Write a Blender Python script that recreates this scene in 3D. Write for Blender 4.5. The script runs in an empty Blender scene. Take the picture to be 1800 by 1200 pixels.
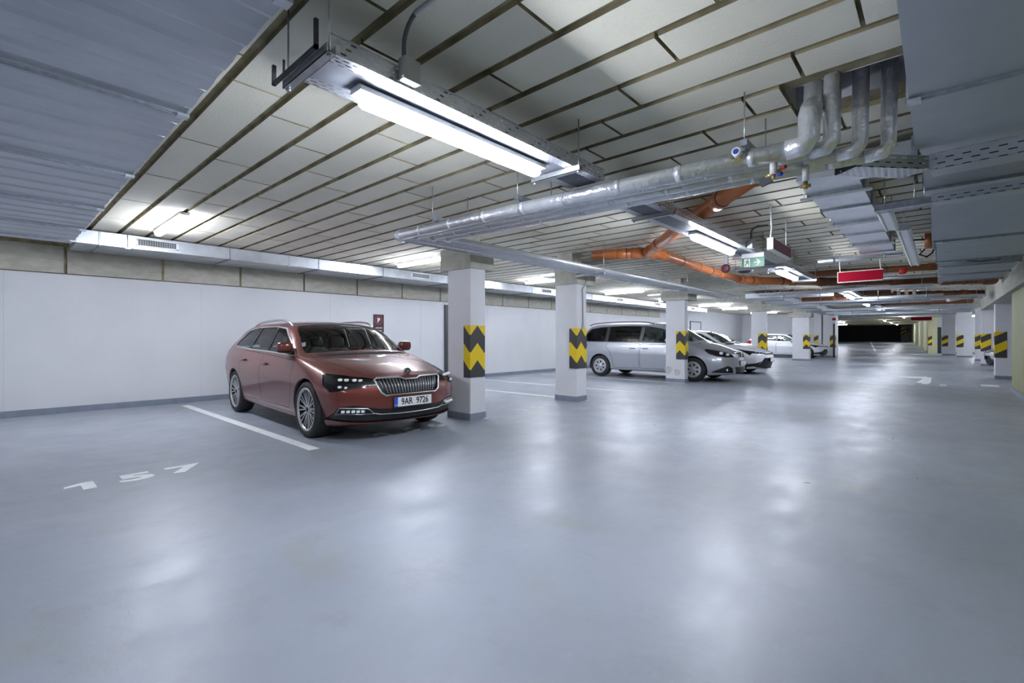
import bpy, bmesh, math, random
from mathutils import Vector, Matrix
import numpy as np
random.seed(7)
SC = bpy.context.scene
COL = SC.collection
R = math.radians
# ------------------------------------------------------------------ camera, world, exposure
cd = bpy.data.cameras.new('camera'); cam = bpy.data.objects.new('camera', cd); COL.objects.link(cam)
cam.location = (0, 0, 1.2); cam.rotation_euler = (R(90), 0, R(42.067))
cd.sensor_fit = 'HORIZONTAL'; cd.sensor_width = 36; cd.lens = 36*831/1800; cd.shift_y = -6/1800
cd.clip_start = .05; cd.clip_end = 300
SC.camera = cam
w = bpy.data.worlds.new('world'); SC.world = w; w.use_nodes = True
w.node_tree.nodes['Background'].inputs[0].default_value = (.5, .55, .62, 1)
w.node_tree.nodes['Background'].inputs[1].default_value = .12
SC.view_settings.view_transform = 'Standard'; SC.view_settings.look = 'None'
SC.view_settings.gamma = 1; SC.view_settings.use_curve_mapping = False
SC.view_settings.exposure = 3.35
SC.cycles.use_denoising = True
SC.cycles.max_bounces = 7; SC.cycles.diffuse_bounces = 4; SC.cycles.glossy_bounces = 4
SC.cycles.transparent_max_bounces = 16; SC.cycles.transmission_bounces = 4
SC.cycles.sample_clamp_indirect = 4; SC.cycles.caustics_reflective = False; SC.cycles.caustics_refractive = False
LAMP = 13.0

# ------------------------------------------------------------------ helpers: objects
def tag(o, label=None, cat=None, group=None, kind=None):
    if label: o['label'] = label
    if cat: o['category'] = cat
    if group: o['group'] = group
    if kind: o['kind'] = kind
    return o
def empty(name, loc=(0, 0, 0), rz=0, label=None, cat=None, group=None):
    o = bpy.data.objects.new(name, None); COL.objects.link(o); o.empty_display_size = .1
    o.location = loc; o.rotation_euler = (0, 0, rz)
    return tag(o, label, cat, group)
def kids(o): return [c for c in bpy.data.objects if c.parent == o]
def copy_tree(o, parent=None):
    c = o.copy(); COL.objects.link(c)
    if parent: c.parent = parent
    for k in kids(o): copy_tree(k, c)
    return c
class MB:
    def __init__(s): s.v = []; s.f = []; s.m = []; s.sm = []
    def add(s, vs, fs, m=0, smooth=False):
        n = len(s.v); s.v += [tuple(v) for v in vs]
        for f in fs: s.f.append([i+n for i in f]); s.m.append(m); s.sm.append(smooth)
        return s
    def box(s, x0, x1, y0, y1, z0, z1, m=0, skip=''):
        vs = [(x, y, z) for z in (z0, z1) for y in (y0, y1) for x in (x0, x1)]
        F = {'b': (0, 2, 3, 1), 't': (4, 5, 7, 6), 'f': (0, 1, 5, 4), 'k': (2, 6, 7, 3), 'l': (0, 4, 6, 2), 'r': (1, 3, 7, 5)}
        return s.add(vs, [F[k] for k in F if k not in skip], m)
    def obox(s, c, ax, ay, az, m=0):      # oriented box: centre and three half vectors
        c, ax, ay, az = map(Vector, (c, ax, ay, az))
        vs = [c + ax*i + ay*j + az*k for k in (-1, 1) for j in (-1, 1) for i in (-1, 1)]
        return s.add(vs, [(0, 2, 3, 1), (4, 5, 7, 6), (0, 1, 5, 4), (2, 6, 7, 3), (0, 4, 6, 2), (1, 3, 7, 5)], m)
    def prism(s, poly, h0, h1, axis='z', m=0):
        def P(a, b, h): return {'z': (a, b, h), 'y': (a, h, b), 'x': (h, a, b)}[axis]
        n = len(poly); vs = [P(a, b, h0) for a, b in poly] + [P(a, b, h1) for a, b in poly]
        fs = [list(range(n))[::-1], list(range(n, 2*n))] + [(i, (i+1) % n, n+(i+1) % n, n+i) for i in range(n)]
        return s.add(vs, fs, m)
    def tube(s, pts, r, n=12, m=0, cap=True, closed=False):
        pts = [Vector(p) for p in pts]; k = len(pts); rings = []; up = None
        for i, p in enumerate(pts):
            if closed: t = (pts[(i+1) % k]-pts[i-1]).normalized()
            else: t = ((pts[min(i+1, k-1)]-p).normalized() + (p-pts[max(i-1, 0)]).normalized()).normalized()
            if up is None:
                up = Vector((0, 0, 1)) if abs(t.z) < .9 else Vector((1, 0, 0))
            a = t.cross(up).normalized(); up = a.cross(t).normalized()
            rr = r[i] if isinstance(r, (list, tuple)) else r
            c = 1.0
            if 0 < i < k-1 and not closed:
                c = 1/max(.5, (pts[i+1]-p).normalized().dot(t))
            rings.append([p + (a*math.cos(q)*c + up*math.sin(q))*rr for q in [2*math.pi*j/n for j in range(n)]])
        vs = [v for g in rings for v in g]; fs = []
        for i in range(k if closed else k-1):
            i2 = (i+1) % k
            for j in range(n): fs.append((i*n+j, i*n+(j+1) % n, i2*n+(j+1) % n, i2*n+j))
        s.add(vs, fs, m, True)
        if cap and not closed:
            b = len(s.v)-len(vs)
            for base in (0, (k-1)*n):
                s.f.append([b+base+j for j in range(n)]); s.m.append(m); s.sm.append(False)
        return s
    def lathe(s, prof, c, axis='y', n=32, m=0, smooth=True, a0=0, a1=2*math.pi):   # prof: (radius, offset along axis)
        full = abs(a1-a0-2*math.pi) < 1e-6; nn = n if full else n+1; vs = []
        for r, o in prof:
            for j in range(nn):
                q = a0+(a1-a0)*j/n; u, v = r*math.cos(q), r*math.sin(q)
                vs.append({'y': (c[0]+u, c[1]+o, c[2]+v), 'z': (c[0]+u, c[1]+v, c[2]+o), 'x': (c[0]+o, c[1]+u, c[2]+v)}[axis])
        fs = []
        for i in range(len(prof)-1):
            for j in range(n):
                j2 = (j+1) % nn; fs.append((i*nn+j, i*nn+j2, (i+1)*nn+j2, (i+1)*nn+j))
        return s.add(vs, fs, m, smooth)
    def sell(s, c, r, e=2.6, n=16, m=0, M=None):    # superellipsoid blob
        def sp(v, p): return math.copysign(abs(v)**p, v)
        p = 2/e; vs = []; h = n//2
        for i in range(h+1):
            a = -math.pi/2 + math.pi*i/h
            for j in range(n):
                b = 2*math.pi*j/n
                q = Vector((r[0]*sp(math.cos(a), p)*sp(math.cos(b), p), r[1]*sp(math.cos(a), p)*sp(math.sin(b), p), r[2]*sp(math.sin(a), p)))
                if M: q = M @ q
                vs.append(Vector(c)+q)
        fs = [(i*n+j, i*n+(j+1) % n, (i+1)*n+(j+1) % n, (i+1)*n+j) for i in range(h) for j in range(n)]
        return s.add(vs, fs, m, True)
    def build(s, name, mats, parent=None, bevel=0, attr=None):
        me = bpy.data.meshes.new(name); me.from_pydata(s.v, [], s.f); me.validate(clean_customdata=False)
        if not isinstance(mats, (list, tuple)): mats = [mats]
        for x in mats: me.materials.append(x)
        if len(me.polygons) == len(s.f):
            me.polygons.foreach_set('material_index', s.m); me.polygons.foreach_set('use_smooth', s.sm)
        bm = bmesh.new(); bm.from_mesh(me); bmesh.ops.recalc_face_normals(bm, faces=bm.faces); bm.to_mesh(me); bm.free()
        o = bpy.data.objects.new(name, me); COL.objects.link(o)
        if parent: o.parent = parent
        if bevel:
            b = o.modifiers.new('bevel', 'BEVEL'); b.width = bevel; b.segments = 2; b.limit_method = 'ANGLE'
        return o
def arc(c, r, a0, a1, n, plane='xy'):
    out = []
    for i in range(n+1):
        a = a0+(a1-a0)*i/n; u, v = r*math.cos(a), r*math.sin(a)
        out.append({'xy': (c[0]+u, c[1]+v, c[2]), 'xz': (c[0]+u, c[1], c[2]+v), 'yz': (c[0], c[1]+u, c[2]+v)}[plane])
    return out
def text_mesh(txt, name, mat, parent=None, size=1.0, extrude=.001, sx=1.0, space=1.0, loc=(0, 0, 0), rot=(0, 0, 0), bold=0.0):
    cu = bpy.data.curves.new(name, 'FONT'); cu.body = txt; cu.size = size; cu.extrude = extrude; cu.space_character = space
    cu.align_x = 'CENTER'; cu.align_y = 'CENTER'; cu.offset = bold; cu.resolution_u = 3
    to = bpy.data.objects.new('tmp', cu); COL.objects.link(to)
    bpy.context.view_layer.update()
    me = bpy.data.meshes.new_from_object(to.evaluated_get(bpy.context.evaluated_depsgraph_get()))
    bpy.data.objects.remove(to); me.name = name; me.materials.clear(); me.materials.append(mat)
    M = Matrix.Translation(loc) @ Matrix.Rotation(rot[2], 4, 'Z') @ Matrix.Rotation(rot[1], 4, 'Y') @ Matrix.Rotation(rot[0], 4, 'X') @ Matrix.Diagonal((sx, 1, 1, 1))
    me.transform(M)
    o = bpy.data.objects.new(name, me); COL.objects.link(o)
    if parent: o.parent = parent
    return o

# ------------------------------------------------------------------ materials
def nt(name):
    m = bpy.data.materials.new(name); m.use_nodes = True; t = m.node_tree; b = t.nodes['Principled BSDF']
    return m, t, b
def mat(name, col, rough=.5, metal=0, coat=0, noise=0, nscale=8, bump=0, bscale=40, emit=0, alpha=1, spec=.5, col2=None, stretch=(1, 1, 1)):
    m, t, b = nt(name); N = t.nodes; L = t.links
    b.inputs['Base Color'].default_value = (*col, 1); b.inputs['Roughness'].default_value = rough
    b.inputs['Metallic'].default_value = metal; b.inputs['Coat Weight'].default_value = coat; b.inputs['Coat Roughness'].default_value = .04
    b.inputs['Specular IOR Level'].default_value = spec
    if emit: b.inputs['Emission Color'].default_value = (*col, 1); b.inputs['Emission Strength'].default_value = emit
    if noise or bump or col2:
        tc = N.new('ShaderNodeTexCoord'); mp = N.new('ShaderNodeMapping'); L.new(tc.outputs['Object'], mp.inputs[0]); mp.inputs['Scale'].default_value = stretch
    if noise or col2:
        n = N.new('ShaderNodeTexNoise'); n.inputs['Scale'].default_value = nscale; n.inputs['Detail'].default_value = 6; L.new(mp.outputs[0], n.inputs[0])
        mx = N.new('ShaderNodeMix'); mx.data_type = 'RGBA'
        c2 = col2 if col2 else tuple(max(0, c*(1-noise)) for c in col); c1 = col if col2 else tuple(min(1, c*(1+noise)) for c in col)
        mx.inputs[6].default_value = (*c2, 1); mx.inputs[7].default_value = (*c1, 1)
        mr = N.new('ShaderNodeMapRange'); mr.inputs[1].default_value = .35; mr.inputs[2].default_value = .65
        L.new(n.outputs[0], mr.inputs[0]); L.new(mr.outputs[0], mx.inputs[0]); L.new(mx.outputs[2], b.inputs['Base Color'])
    if bump:
        n2 = N.new('ShaderNodeTexNoise'); n2.inputs['Scale'].default_value = bscale; n2.inputs['Detail'].default_value = 5; L.new(mp.outputs[0], n2.inputs[0])
        bp = N.new('ShaderNodeBump'); bp.inputs['Strength'].default_value = bump; bp.inputs['Distance'].default_value = .01
        L.new(n2.outputs[0], bp.inputs['Height']); L.new(bp.outputs[0], b.inputs['Normal'])
    return m
def math_node(t, op, a, b=None, c=None):
    n = t.nodes.new('ShaderNodeMath'); n.operation = op
    for i, v in enumerate((a, b, c)):
        if v is None: continue
        if isinstance(v, (int, float)): n.inputs[i].default_value = v
        else: t.links.new(v, n.inputs[i])
    return n.outputs[0]
M = {}
M['white_wall'] = mat('white_wall_paint', (.61, .62, .65), .7, noise=.03, nscale=1.2, bump=.15, bscale=25)
M['white_pillar'] = mat('white_pillar_paint', (.66, .66, .69), .65, noise=.03, nscale=3, bump=.3, bscale=30)
M['skirt'] = mat('grey_blue_skirting', (.20, .23, .29), .45, noise=.1, nscale=5)
M['concrete'] = mat('raw_concrete', (.47, .455, .40), .85, col2=(.38, .365, .305), nscale=5, bump=.4, bscale=30, stretch=(1, 1, 2.5))
M['capital'] = mat('raw_concrete_cap', (.52, .51, .46), .85, col2=(.42, .41, .34), nscale=6, bump=.6, bscale=25)
M['groove'] = mat('ceiling_groove', (.33, .285, .175), .9, noise=.3, nscale=6)
M['olive'] = mat('olive_wall_paint', (.27, .28, .13), .6, noise=.06, nscale=6, stretch=(1, 1, .1))
M['yellow_wall'] = mat('pale_yellow_wall_paint', (.55, .54, .33), .7, noise=.04, nscale=3)
M['unlit_hall_black'] = mat('unlit_hall_black', (.0025, .003, .005), .5, noise=.3, nscale=.6, spec=.15)  # near-black colour stands in for the darkness of the unlit hall
M['dark_grey'] = mat('dark_grey_frame', (.045, .05, .06), .45)
M['line'] = mat('floor_line_paint', (.82, .83, .84), .5, col2=(.70, .72, .74), nscale=14)
M['faded'] = mat('faded_line_paint', (.50, .53, .57), .45, col2=(.36, .39, .44), nscale=20)
M['galv'] = mat('galvanised_sheet', (.46, .49, .54), .36, metal=.65, col2=(.42, .45, .50), nscale=3, bump=.03, bscale=3)
M['galv_bright'] = mat('bright_galvanised_sheet', (.66, .69, .74), .3, metal=.7, col2=(.56, .6, .66), nscale=6, bump=.05, bscale=6)
M['tray_shaded'] = mat('plain_shaded_tray_centre', (.15, .16, .19), .7, metal=0, noise=.1, nscale=8)  # plain strip, coloured darker to hold the shade of the lamp housing
M['flange'] = mat('galvanised_flange', (.33, .36, .41), .4, metal=.7, noise=.15, nscale=20)
M['foil'] = mat('insulation_foil', (.76, .78, .82), .26, metal=.6, noise=.06, nscale=10, bump=1.0, bscale=22)
M['steel'] = mat('steel', (.5, .52, .54), .35, metal=.85, noise=.1, nscale=20)
M['dark_steel'] = mat('dark_steel', (.06, .065, .075), .5, metal=.3)
M['orange_pipe'] = mat('orange_drain_pipe', (.50, .155, .045), .32, noise=.08, nscale=5)
M['brown_pipe'] = mat('brown_drain_pipe', (.19, .066, .022), .4, noise=.12, nscale=5)
M['white_plastic'] = mat('white_plastic', (.75, .76, .78), .4)
M['grey_plastic'] = mat('grey_plastic', (.42, .43, .44), .5)
M['conduit'] = mat('grey_conduit', (.11, .115, .135), .45)
M['black'] = mat('black_plastic', (.012, .012, .013), .45)
M['rubber'] = mat('tyre_rubber', (.018, .018, .02), .75, bump=.2, bscale=60)
M['lining'] = mat('car_dark_lining', (.012, .012, .014), .8)
M['seat'] = mat('car_seat_cloth', (.03, .03, .033), .85)
M['chrome'] = mat('chrome', (.8, .8, .82), .12, metal=1)
M['satin'] = mat('satin_trim', (.62, .63, .65), .28, metal=.9)
M['alloy'] = mat('alloy_rim', (.50, .49, .49), .3, metal=.75)
M['hub_cover'] = mat('silver_wheel_cover', (.50, .51, .53), .4, metal=.5)
M['plate'] = mat('plate_white', (.78, .79, .80), .4)
M['blue'] = mat('plate_blue', (.012, .09, .55), .4)
M['sign_maroon'] = mat('sign_maroon', (.10, .02, .03), .55)
M['sign_red'] = mat('sign_red', (.30, .0, .016), .5, spec=.15)
M['sign_dark'] = mat('sign_dark_plum', (.05, .025, .035), .45)
M['sign_white'] = mat('sign_white', (.8, .78, .78), .5)
M['green'] = mat('exit_green', (.015, .20, .075), .4)
M['red'] = mat('red_gloss', (.42, .015, .015), .35)
M['blue_cap'] = mat('blue_cap', (.01, .05, .35), .4)
M['brass'] = mat('brass', (.45, .33, .12), .35, metal=.8)
M['gap'] = mat('panel_gap', (.006, .006, .007), .8)
M['paint_red'] = mat('car_paint_red', (.15, .020, .012), .42, metal=.3, coat=1)
M['paint_silver'] = mat('car_paint_silver', (.42, .44, .49), .38, metal=.5, coat=1)
M['paint_white'] = mat('car_paint_white', (.74, .76, .80), .3, coat=1)
M['paint_dark'] = mat('car_paint_dark', (.10, .11, .13), .3, metal=.5, coat=1)
M['lamp_led'] = mat('lamp_reflector', (.9, .92, .95), .2, metal=.1)
M['amber'] = mat('amber_reflector', (.5, .14, .01), .3)
M['tail'] = mat('tail_lamp_red', (.4, .01, .01), .2)
m, t, b = nt('lamp_tube'); b.inputs['Base Color'].default_value = (.9, .9, .9, 1)
b.inputs['Emission Color'].default_value = (.885, .94, 1.06, 1); b.inputs['Emission Strength'].default_value = LAMP; M['tube'] = m
def glass(name, tint, fac=1.0, ior=1.5):
    m = bpy.data.materials.new(name); m.use_nodes = True; t = m.node_tree; t.nodes.clear(); N = t.nodes; L = t.links
    o = N.new('ShaderNodeOutputMaterial'); mx = N.new('ShaderNodeMixShader'); tr = N.new('ShaderNodeBsdfTransparent'); gl = N.new('ShaderNodeBsdfGlossy')
    fr = N.new('ShaderNodeFresnel'); fr.inputs[0].default_value = ior; tr.inputs[0].default_value = (*tint, 1); gl.inputs['Roughness'].default_value = .02
    L.new(fr.outputs[0], mx.inputs[0]); L.new(tr.outputs[0], mx.inputs[1]); L.new(gl.outputs[0], mx.inputs[2]); L.new(mx.outputs[0], o.inputs[0])
    return m
M['glass'] = glass('car_window_glass', (.72, .80, .78), ior=1.5)
M['privacy'] = glass('dark_privacy_glass', (.05, .055, .06), ior=1.5)
M['clear'] = glass('clear_lens', (.85, .87, .88))
# perforated cable tray: real slots through the sheet
def perforated(name, ax, ay, px=.05, py=.025, fx=.6, fy=.36, lo=0):
    m, t, b = nt(name); N = t.nodes; L = t.links
    b.inputs['Base Color'].default_value = (.60, .63, .68, 1); b.inputs['Metallic'].default_value = .75; b.inputs['Roughness'].default_value = .3
    tc = N.new('ShaderNodeTexCoord'); sp = N.new('ShaderNodeSeparateXYZ'); L.new(tc.outputs['Object'], sp.inputs[0])
    a, c = sp.outputs[ax], sp.outputs[ay]
    v = math_node(t, 'DIVIDE', c, py); row = math_node(t, 'FLOOR', v); fv = math_node(t, 'FRACT', v)
    u = math_node(t, 'ADD', math_node(t, 'DIVIDE', a, px), math_node(t, 'MULTIPLY', row, .5)); fu = math_node(t, 'FRACT', u)
    hole = math_node(t, 'MULTIPLY', math_node(t, 'LESS_THAN', fu, fx), math_node(t, 'LESS_THAN', fv, fy))
    L.new(math_node(t, 'SUBTRACT', 1, hole), b.inputs['Alpha'])
    return m
M['perf_y'] = perforated('perforated_tray_sheet', 1, 0)
M['perf_yz'] = perforated('perforated_tray_side', 1, 2, .05, .03)
M['perf_xz'] = perforated('slotted_tray_side', 0, 2, .085, .034, .5, .22)
M['perf_x'] = perforated('slotted_tray_sheet', 0, 1)
# chevron corner guards: w = distance from the corner along the wrap, bands follow a zigzag
for gname, half, amp in (('chevron', .145, .155), ('diagonal', .60, .36)):
    m, t, b = nt('corner_guard_'+gname); tc = t.nodes.new('ShaderNodeTexCoord'); sp = t.nodes.new('ShaderNodeSeparateXYZ'); t.links.new(tc.outputs['Object'], sp.inputs[0])
    wv = math_node(t, 'ADD', math_node(t, 'ABSOLUTE', sp.outputs[0]), math_node(t, 'ABSOLUTE', sp.outputs[1]))
    tri = math_node(t, 'PINGPONG', wv, half)
    h = math_node(t, 'SUBTRACT', math_node(t, 'SUBTRACT', .76, sp.outputs[2]), math_node(t, 'MULTIPLY', math_node(t, 'SUBTRACT', half if gname == 'chevron' else .24, tri), amp/half))
    band = math_node(t, 'FRACT', math_node(t, 'DIVIDE', math_node(t, 'ADD', h, .255), .51))
    isb = math_node(t, 'LESS_THAN', math_node(t, 'ABSOLUTE', math_node(t, 'SUBTRACT', band, .75)), .25)
    mx = t.nodes.new('ShaderNodeMix'); mx.data_type = 'RGBA'; mx.inputs[6].default_value = (.72, .52, .0, 1); mx.inputs[7].default_value = (.035, .036, .04, 1)
    t.links.new(isb, mx.inputs[0]); t.links.new(mx.outputs[2], b.inputs['Base Color']); b.inputs['Roughness'].default_value = .55; M[gname] = m
# epoxy floor
m, t, b = nt('epoxy_floor'); N = t.nodes; L = t.links; tc = N.new('ShaderNodeTexCoord')
def nz(scale, detail=6, st=(1, 1, 1), rgh=.55):
    mp = N.new('ShaderNodeMapping'); mp.inputs['Scale'].default_value = st; L.new(tc.outputs['Object'], mp.inputs[0])
    n = N.new('ShaderNodeTexNoise'); n.inputs['Scale'].default_value = scale; n.inputs['Detail'].default_value = detail; n.inputs['Roughness'].default_value = rgh
    L.new(mp.outputs[0], n.inputs[0]); return n.outputs[0]
def ramp(x, a, b_, c0, c1):
    r = N.new('ShaderNodeMapRange'); L.new(x, r.inputs[0]); r.inputs[1].default_value = a; r.inputs[2].default_value = b_; r.inputs[3].default_value = c0; r.inputs[4].default_value = c1; return r.outputs[0]
def mixc(f, a, b_):
    x = N.new('ShaderNodeMix'); x.data_type = 'RGBA'
    for i, v in ((0, f), (6, a), (7, b_)):
        if isinstance(v, tuple): x.inputs[i].default_value = (*v, 1)
        elif isinstance(v, float): x.inputs[i].default_value = v
        else: L.new(v, x.inputs[i])
    return x.outputs[2]
c = mixc(ramp(nz(.55, 5), .35, .65, 0, 1), (.25, .28, .33), (.325, .355, .415))
c = mixc(ramp(nz(3.2, 9, (1, .5, 1), .72), .40, .66, 0, .55), c, (.29, .315, .36))
c = mixc(ramp(nz(2.2, 9, (1, 1, 1), .7), .52, .70, 0, .6), c, (.235, .25, .275))
c = mixc(ramp(nz(.9, 5, (1, 1.6, 1)), .58, .72, 0, .55), c, (.27, .27, .23))
c = mixc(ramp(nz(70, 2), .77, .80, 0, .5), c, (.10, .10, .11))
c = mixc(ramp(nz(14, 8, (1, .5, 1), .75), .56, .75, 0, .35), c, (.36, .39, .43))
L.new(c, b.inputs['Base Color'])
rr_ = math_node(t, 'ADD', ramp(nz(1.6, 7), .3, .7, .25, .40), ramp(nz(4.5, 9, (1, .45, 1), .7), .35, .68, 0, .14))
L.new(rr_, b.inputs['Roughness'])
b.inputs['Specular IOR Level'].default_value = .55
bp = N.new('ShaderNodeBump'); bp.inputs['Strength'].default_value = .22; bp.inputs['Distance'].default_value = .012
ad = math_node(t, 'ADD', nz(5, 6), math_node(t, 'MULTIPLY', nz(90, 2), .12)); L.new(ad, bp.inputs['Height']); L.new(bp.outputs[0], b.inputs['Normal']); M['floor'] = m
# fibre boards of the ceiling, with a tone per board
m, t, b = nt('ceiling_fibre_board'); N = t.nodes; L = t.links; tc = N.new('ShaderNodeTexCoord')
at = N.new('ShaderNodeAttribute'); at.attribute_name = 'tone'
c = mixc(ramp(nz(1.5, 6), .35, .65, 0, 1), (.80, .76, .63), (.89, .85, .72))
c = mixc(ramp(nz(60, 4), .3, .7, 0, .35), c, (.93, .91, .83))
c = mixc(ramp(nz(.8, 4), .6, .75, 0, .5), c, (.66, .63, .48))
c = mixc(at.outputs['Fac'], c, (.62, .60, .51))
L.new(c, b.inputs['Base Color']); b.inputs['Roughness'].default_value = .9; b.inputs['Specular IOR Level'].default_value = .2
bp = N.new('ShaderNodeBump'); bp.inputs['Strength'].default_value = .35; bp.inputs['Distance'].default_value = .008; L.new(nz(80, 6), bp.inputs['Height']); L.new(bp.outputs[0], b.inputs['Normal']); M['board'] = m

# ------------------------------------------------------------------ the setting
def struct(name, mb, mats, parent=None, label=None):
    o = mb.build(name, mats, parent)
    if not parent: o['kind'] = 'structure'
    if label: o['label'] = label
    return o
ZC = 2.82
mb = MB()
def zf(y): return 0 if y < 50 else .75*min(1, (y-50)/27)
ys = [-8, 0, 8, 16, 24, 32, 40, 48, 50, 52, 56, 60, 66, 72, 77, 84, 95]
for y0, y1 in zip(ys, ys[1:]): mb.add([(-14, y0, zf(y0)), (8, y0, zf(y0)), (8, y1, zf(y1)), (-14, y1, zf(y1))], [(0, 1, 2, 3)])
mb.box(-14, 8, -8, 95, -.3, -.25)
struct('floor', mb, M['floor'], label='grey blue epoxy floor of the parking garage')
# ceiling: slab, boards with recessed joints and a shaft over the pipe risers
mb = MB(); tones = []
OX0, OX1, OY0, OY1 = -.76, .2, 3.57, 3.93
def bd(x0, x1, y0, y1, tn):
    g = .011; gy = .028; k = len(mb.f)
    mb.box(x0+g, x1-g, y0+gy, y1-gy, ZC, ZC+.045, 1, 't'); mb.m[k] = 0; tones.extend([tn]*(len(mb.f)-k))
offs = [-2.03, -2.35, -2.76, -2.04, -2.38]
row = 0; y = 1.005; pitch = .3445
rows = []
k = 0
while y + k*pitch < 50: rows.append(k); k += 1
rows = list(range(-20, 0)) + rows
xo = -2.38
for k in rows:
    y0 = y+k*pitch; y1 = y0+pitch
    if 0 <= k < 5: xo = offs[k]
    else: xo = offs[0]-.36*k + random.uniform(-.05, .05) if k < 0 else xo-.36+random.uniform(-.07, .07)
    st = xo % 1.255
    x0 = -10.4
    cuts = [-10.4]+[c for c in [-11.3+st+1.255*i for i in range(-2, 14)] if -10.3 < c < 3.9]+[4.0]
    for a, c_ in zip(cuts, cuts[1:]):
        tn = random.uniform(0, .5)
        if y1 > OY0+.05 and y0 < OY1-.05 and c_ > OX0 and a < OX1:
            if a < OX0-.1: bd(a, OX0, y0, y1, tn)
            if c_ > OX1+.1: bd(OX1, c_, y0, y1, tn)
        else: bd(a, c_, y0, y1, tn)
nb = len(mb.f)
for a in ((-14, 8, -8, OY0), (-14, 8, OY1, 95), (-14, OX0, OY0, OY1), (OX1, 8, OY0, OY1)):
    mb.add([(a[0], a[2], ZC+.035), (a[1], a[2], ZC+.035), (a[1], a[3], ZC+.035), (a[0], a[3], ZC+.035)], [(0, 3, 2, 1)], 1)
mb.box(OX0, OX1, OY0, OY1, ZC+.03, 3.3, 2, 'b')
mb.box(-14, 8, -8, 95, 3.35, 3.4, 1)
ce = struct('ceiling', mb, [M['board'], M['groove'], M['white_pillar']], label='ceiling of pale fibre boards with dark recessed joints')
a = ce.data.attributes.new('tone', 'FLOAT', 'FACE'); a.data.foreach_set('value', tones+[0]*(len(ce.data.polygons)-len(tones)))

WX = -10.4
mb = MB(); mb.box(WX-.3, WX, -8, 36, 0, 2.22, 0); mb.box(WX-.3, WX-.03, -8, 22.6, 2.22, 3.2, 2); mb.box(WX-.3, WX, 22.6, 36, 2.22, 3.2, 0)
yj = [-7.0+1.28*i for i in range(0, 35)]
yj = [.83+1.28*i for i in range(-7, 18)]
for a in yj[::2]: mb.box(WX, WX+.0015, a+.6, a+.606, .1, 2.22, 3)
for a, c_ in zip(yj, yj[1:]): mb.box(WX-.1, WX+.012, a+.02, c_-.02, 2.235, 2.66, 1)
wl = struct('wall_left', mb, [M['white_wall'], M['concrete'], M['groove'], mat('wall_joint', (.5, .51, .54), .8)], label='long white wall under a raw concrete band')
mb = MB(); mb.box(WX, WX+.012, -8, 8.68, 0, .10); mb.box(WX, WX+.012, 9.62, 26.4, 0, .10); mb.box(WX, WX+.012, 28.15, 36, 0, .10)
struct('baseboard_left', mb, M['skirt'])
mb = MB(); mb.box(-10.4, -4.80, 36, 36.6, 0, 2.85); struct('wall_far_left', mb, M['white_wall'])
mb = MB(); mb.box(-10.4, -5.1, 35.985, 36, 0, .1); struct('baseboard_far_left', mb, M['skirt'])
mb = MB(); mb.box(-14, 8, -8.2, -8, 0, 3.2); struct('wall_back', mb, M['white_wall'])
# right: olive wall with a pale beam over it, then open bays to a white wall
mb = MB(); mb.box(1.22, 1.5, -8, 15.4, 0, 2.2, 0); struct('wall_right', mb, M['olive'], label='olive green wall at the right edge')
mb = MB(); mb.box(1.205, 1.22, -8, 15.4, 0, .11); mb.box(1.205, 1.5, 15.4, 15.415, 0, .11); struct('baseboard_right', mb, M['skirt'])
mb = MB(); mb.box(1.12, 1.7, -8, 24, 2.2, 2.86); struct('trim_1', mb, M['capital'], label='raw concrete beam above the olive wall')
mb = MB(); mb.box(6.6, 6.8, 15, 50, 0, 3); mb.box(1.5, 6.8, 15.0, 15.2, 0, 3); struct('wall_right_bays', mb, M['white_wall'])
mb = MB(); mb.box(.16, 6.8, 49.8, 50.1, 0, 3.0); struct('wall_far_right', mb, M['white_wall'], label='white wall at the far end of the right bays')
mb = MB(); mb.box(.16, 6.6, 49.78, 49.8, 0, .12); struct('baseboard_far_right', mb, M['skirt'])
mb = MB(); mb.box(-.62, -.07, 49.4, 50.2, 0, 3.0); struct('trim_2', mb, M['yellow_wall'], label='pale olive wall end beside the dark doorway')
mb = MB(); mb.prism([(-.62, 50.2), (-.45, 50.2), (-2.5, 82), (-2.8, 82)], 0, 3.5, 'z'); struct('wall_ramp', mb, M['yellow_wall'], label='pale yellow wall running up beside the ramp')
mb = MB(); mb.prism([(-.66, 50.2), (-.62, 50.2), (-2.8, 82), (-2.84, 82)], .0, .1, 'z'); struct('baseboard_ramp', mb, M['skirt'])
mb = MB(); mb.box(-14, -3.75, 82, 82.3, .6, 3.9); mb.box(-14, 4, 94, 95, 0, 4); mb.box(-14.2, -14, -8, 95, 0, 4); struct('wall_end', mb, M['unlit_hall_black'], label='near black walls standing in for the unlit hall behind the ramp')
mb = MB(); mb.box(-3.75, -2.8, 81.6, 82.4, .6, 3.9); struct('trim_3', mb, mat('grey_pier', (.25, .26, .28), .7), label='grey pier right of the dark hall end')
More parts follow.
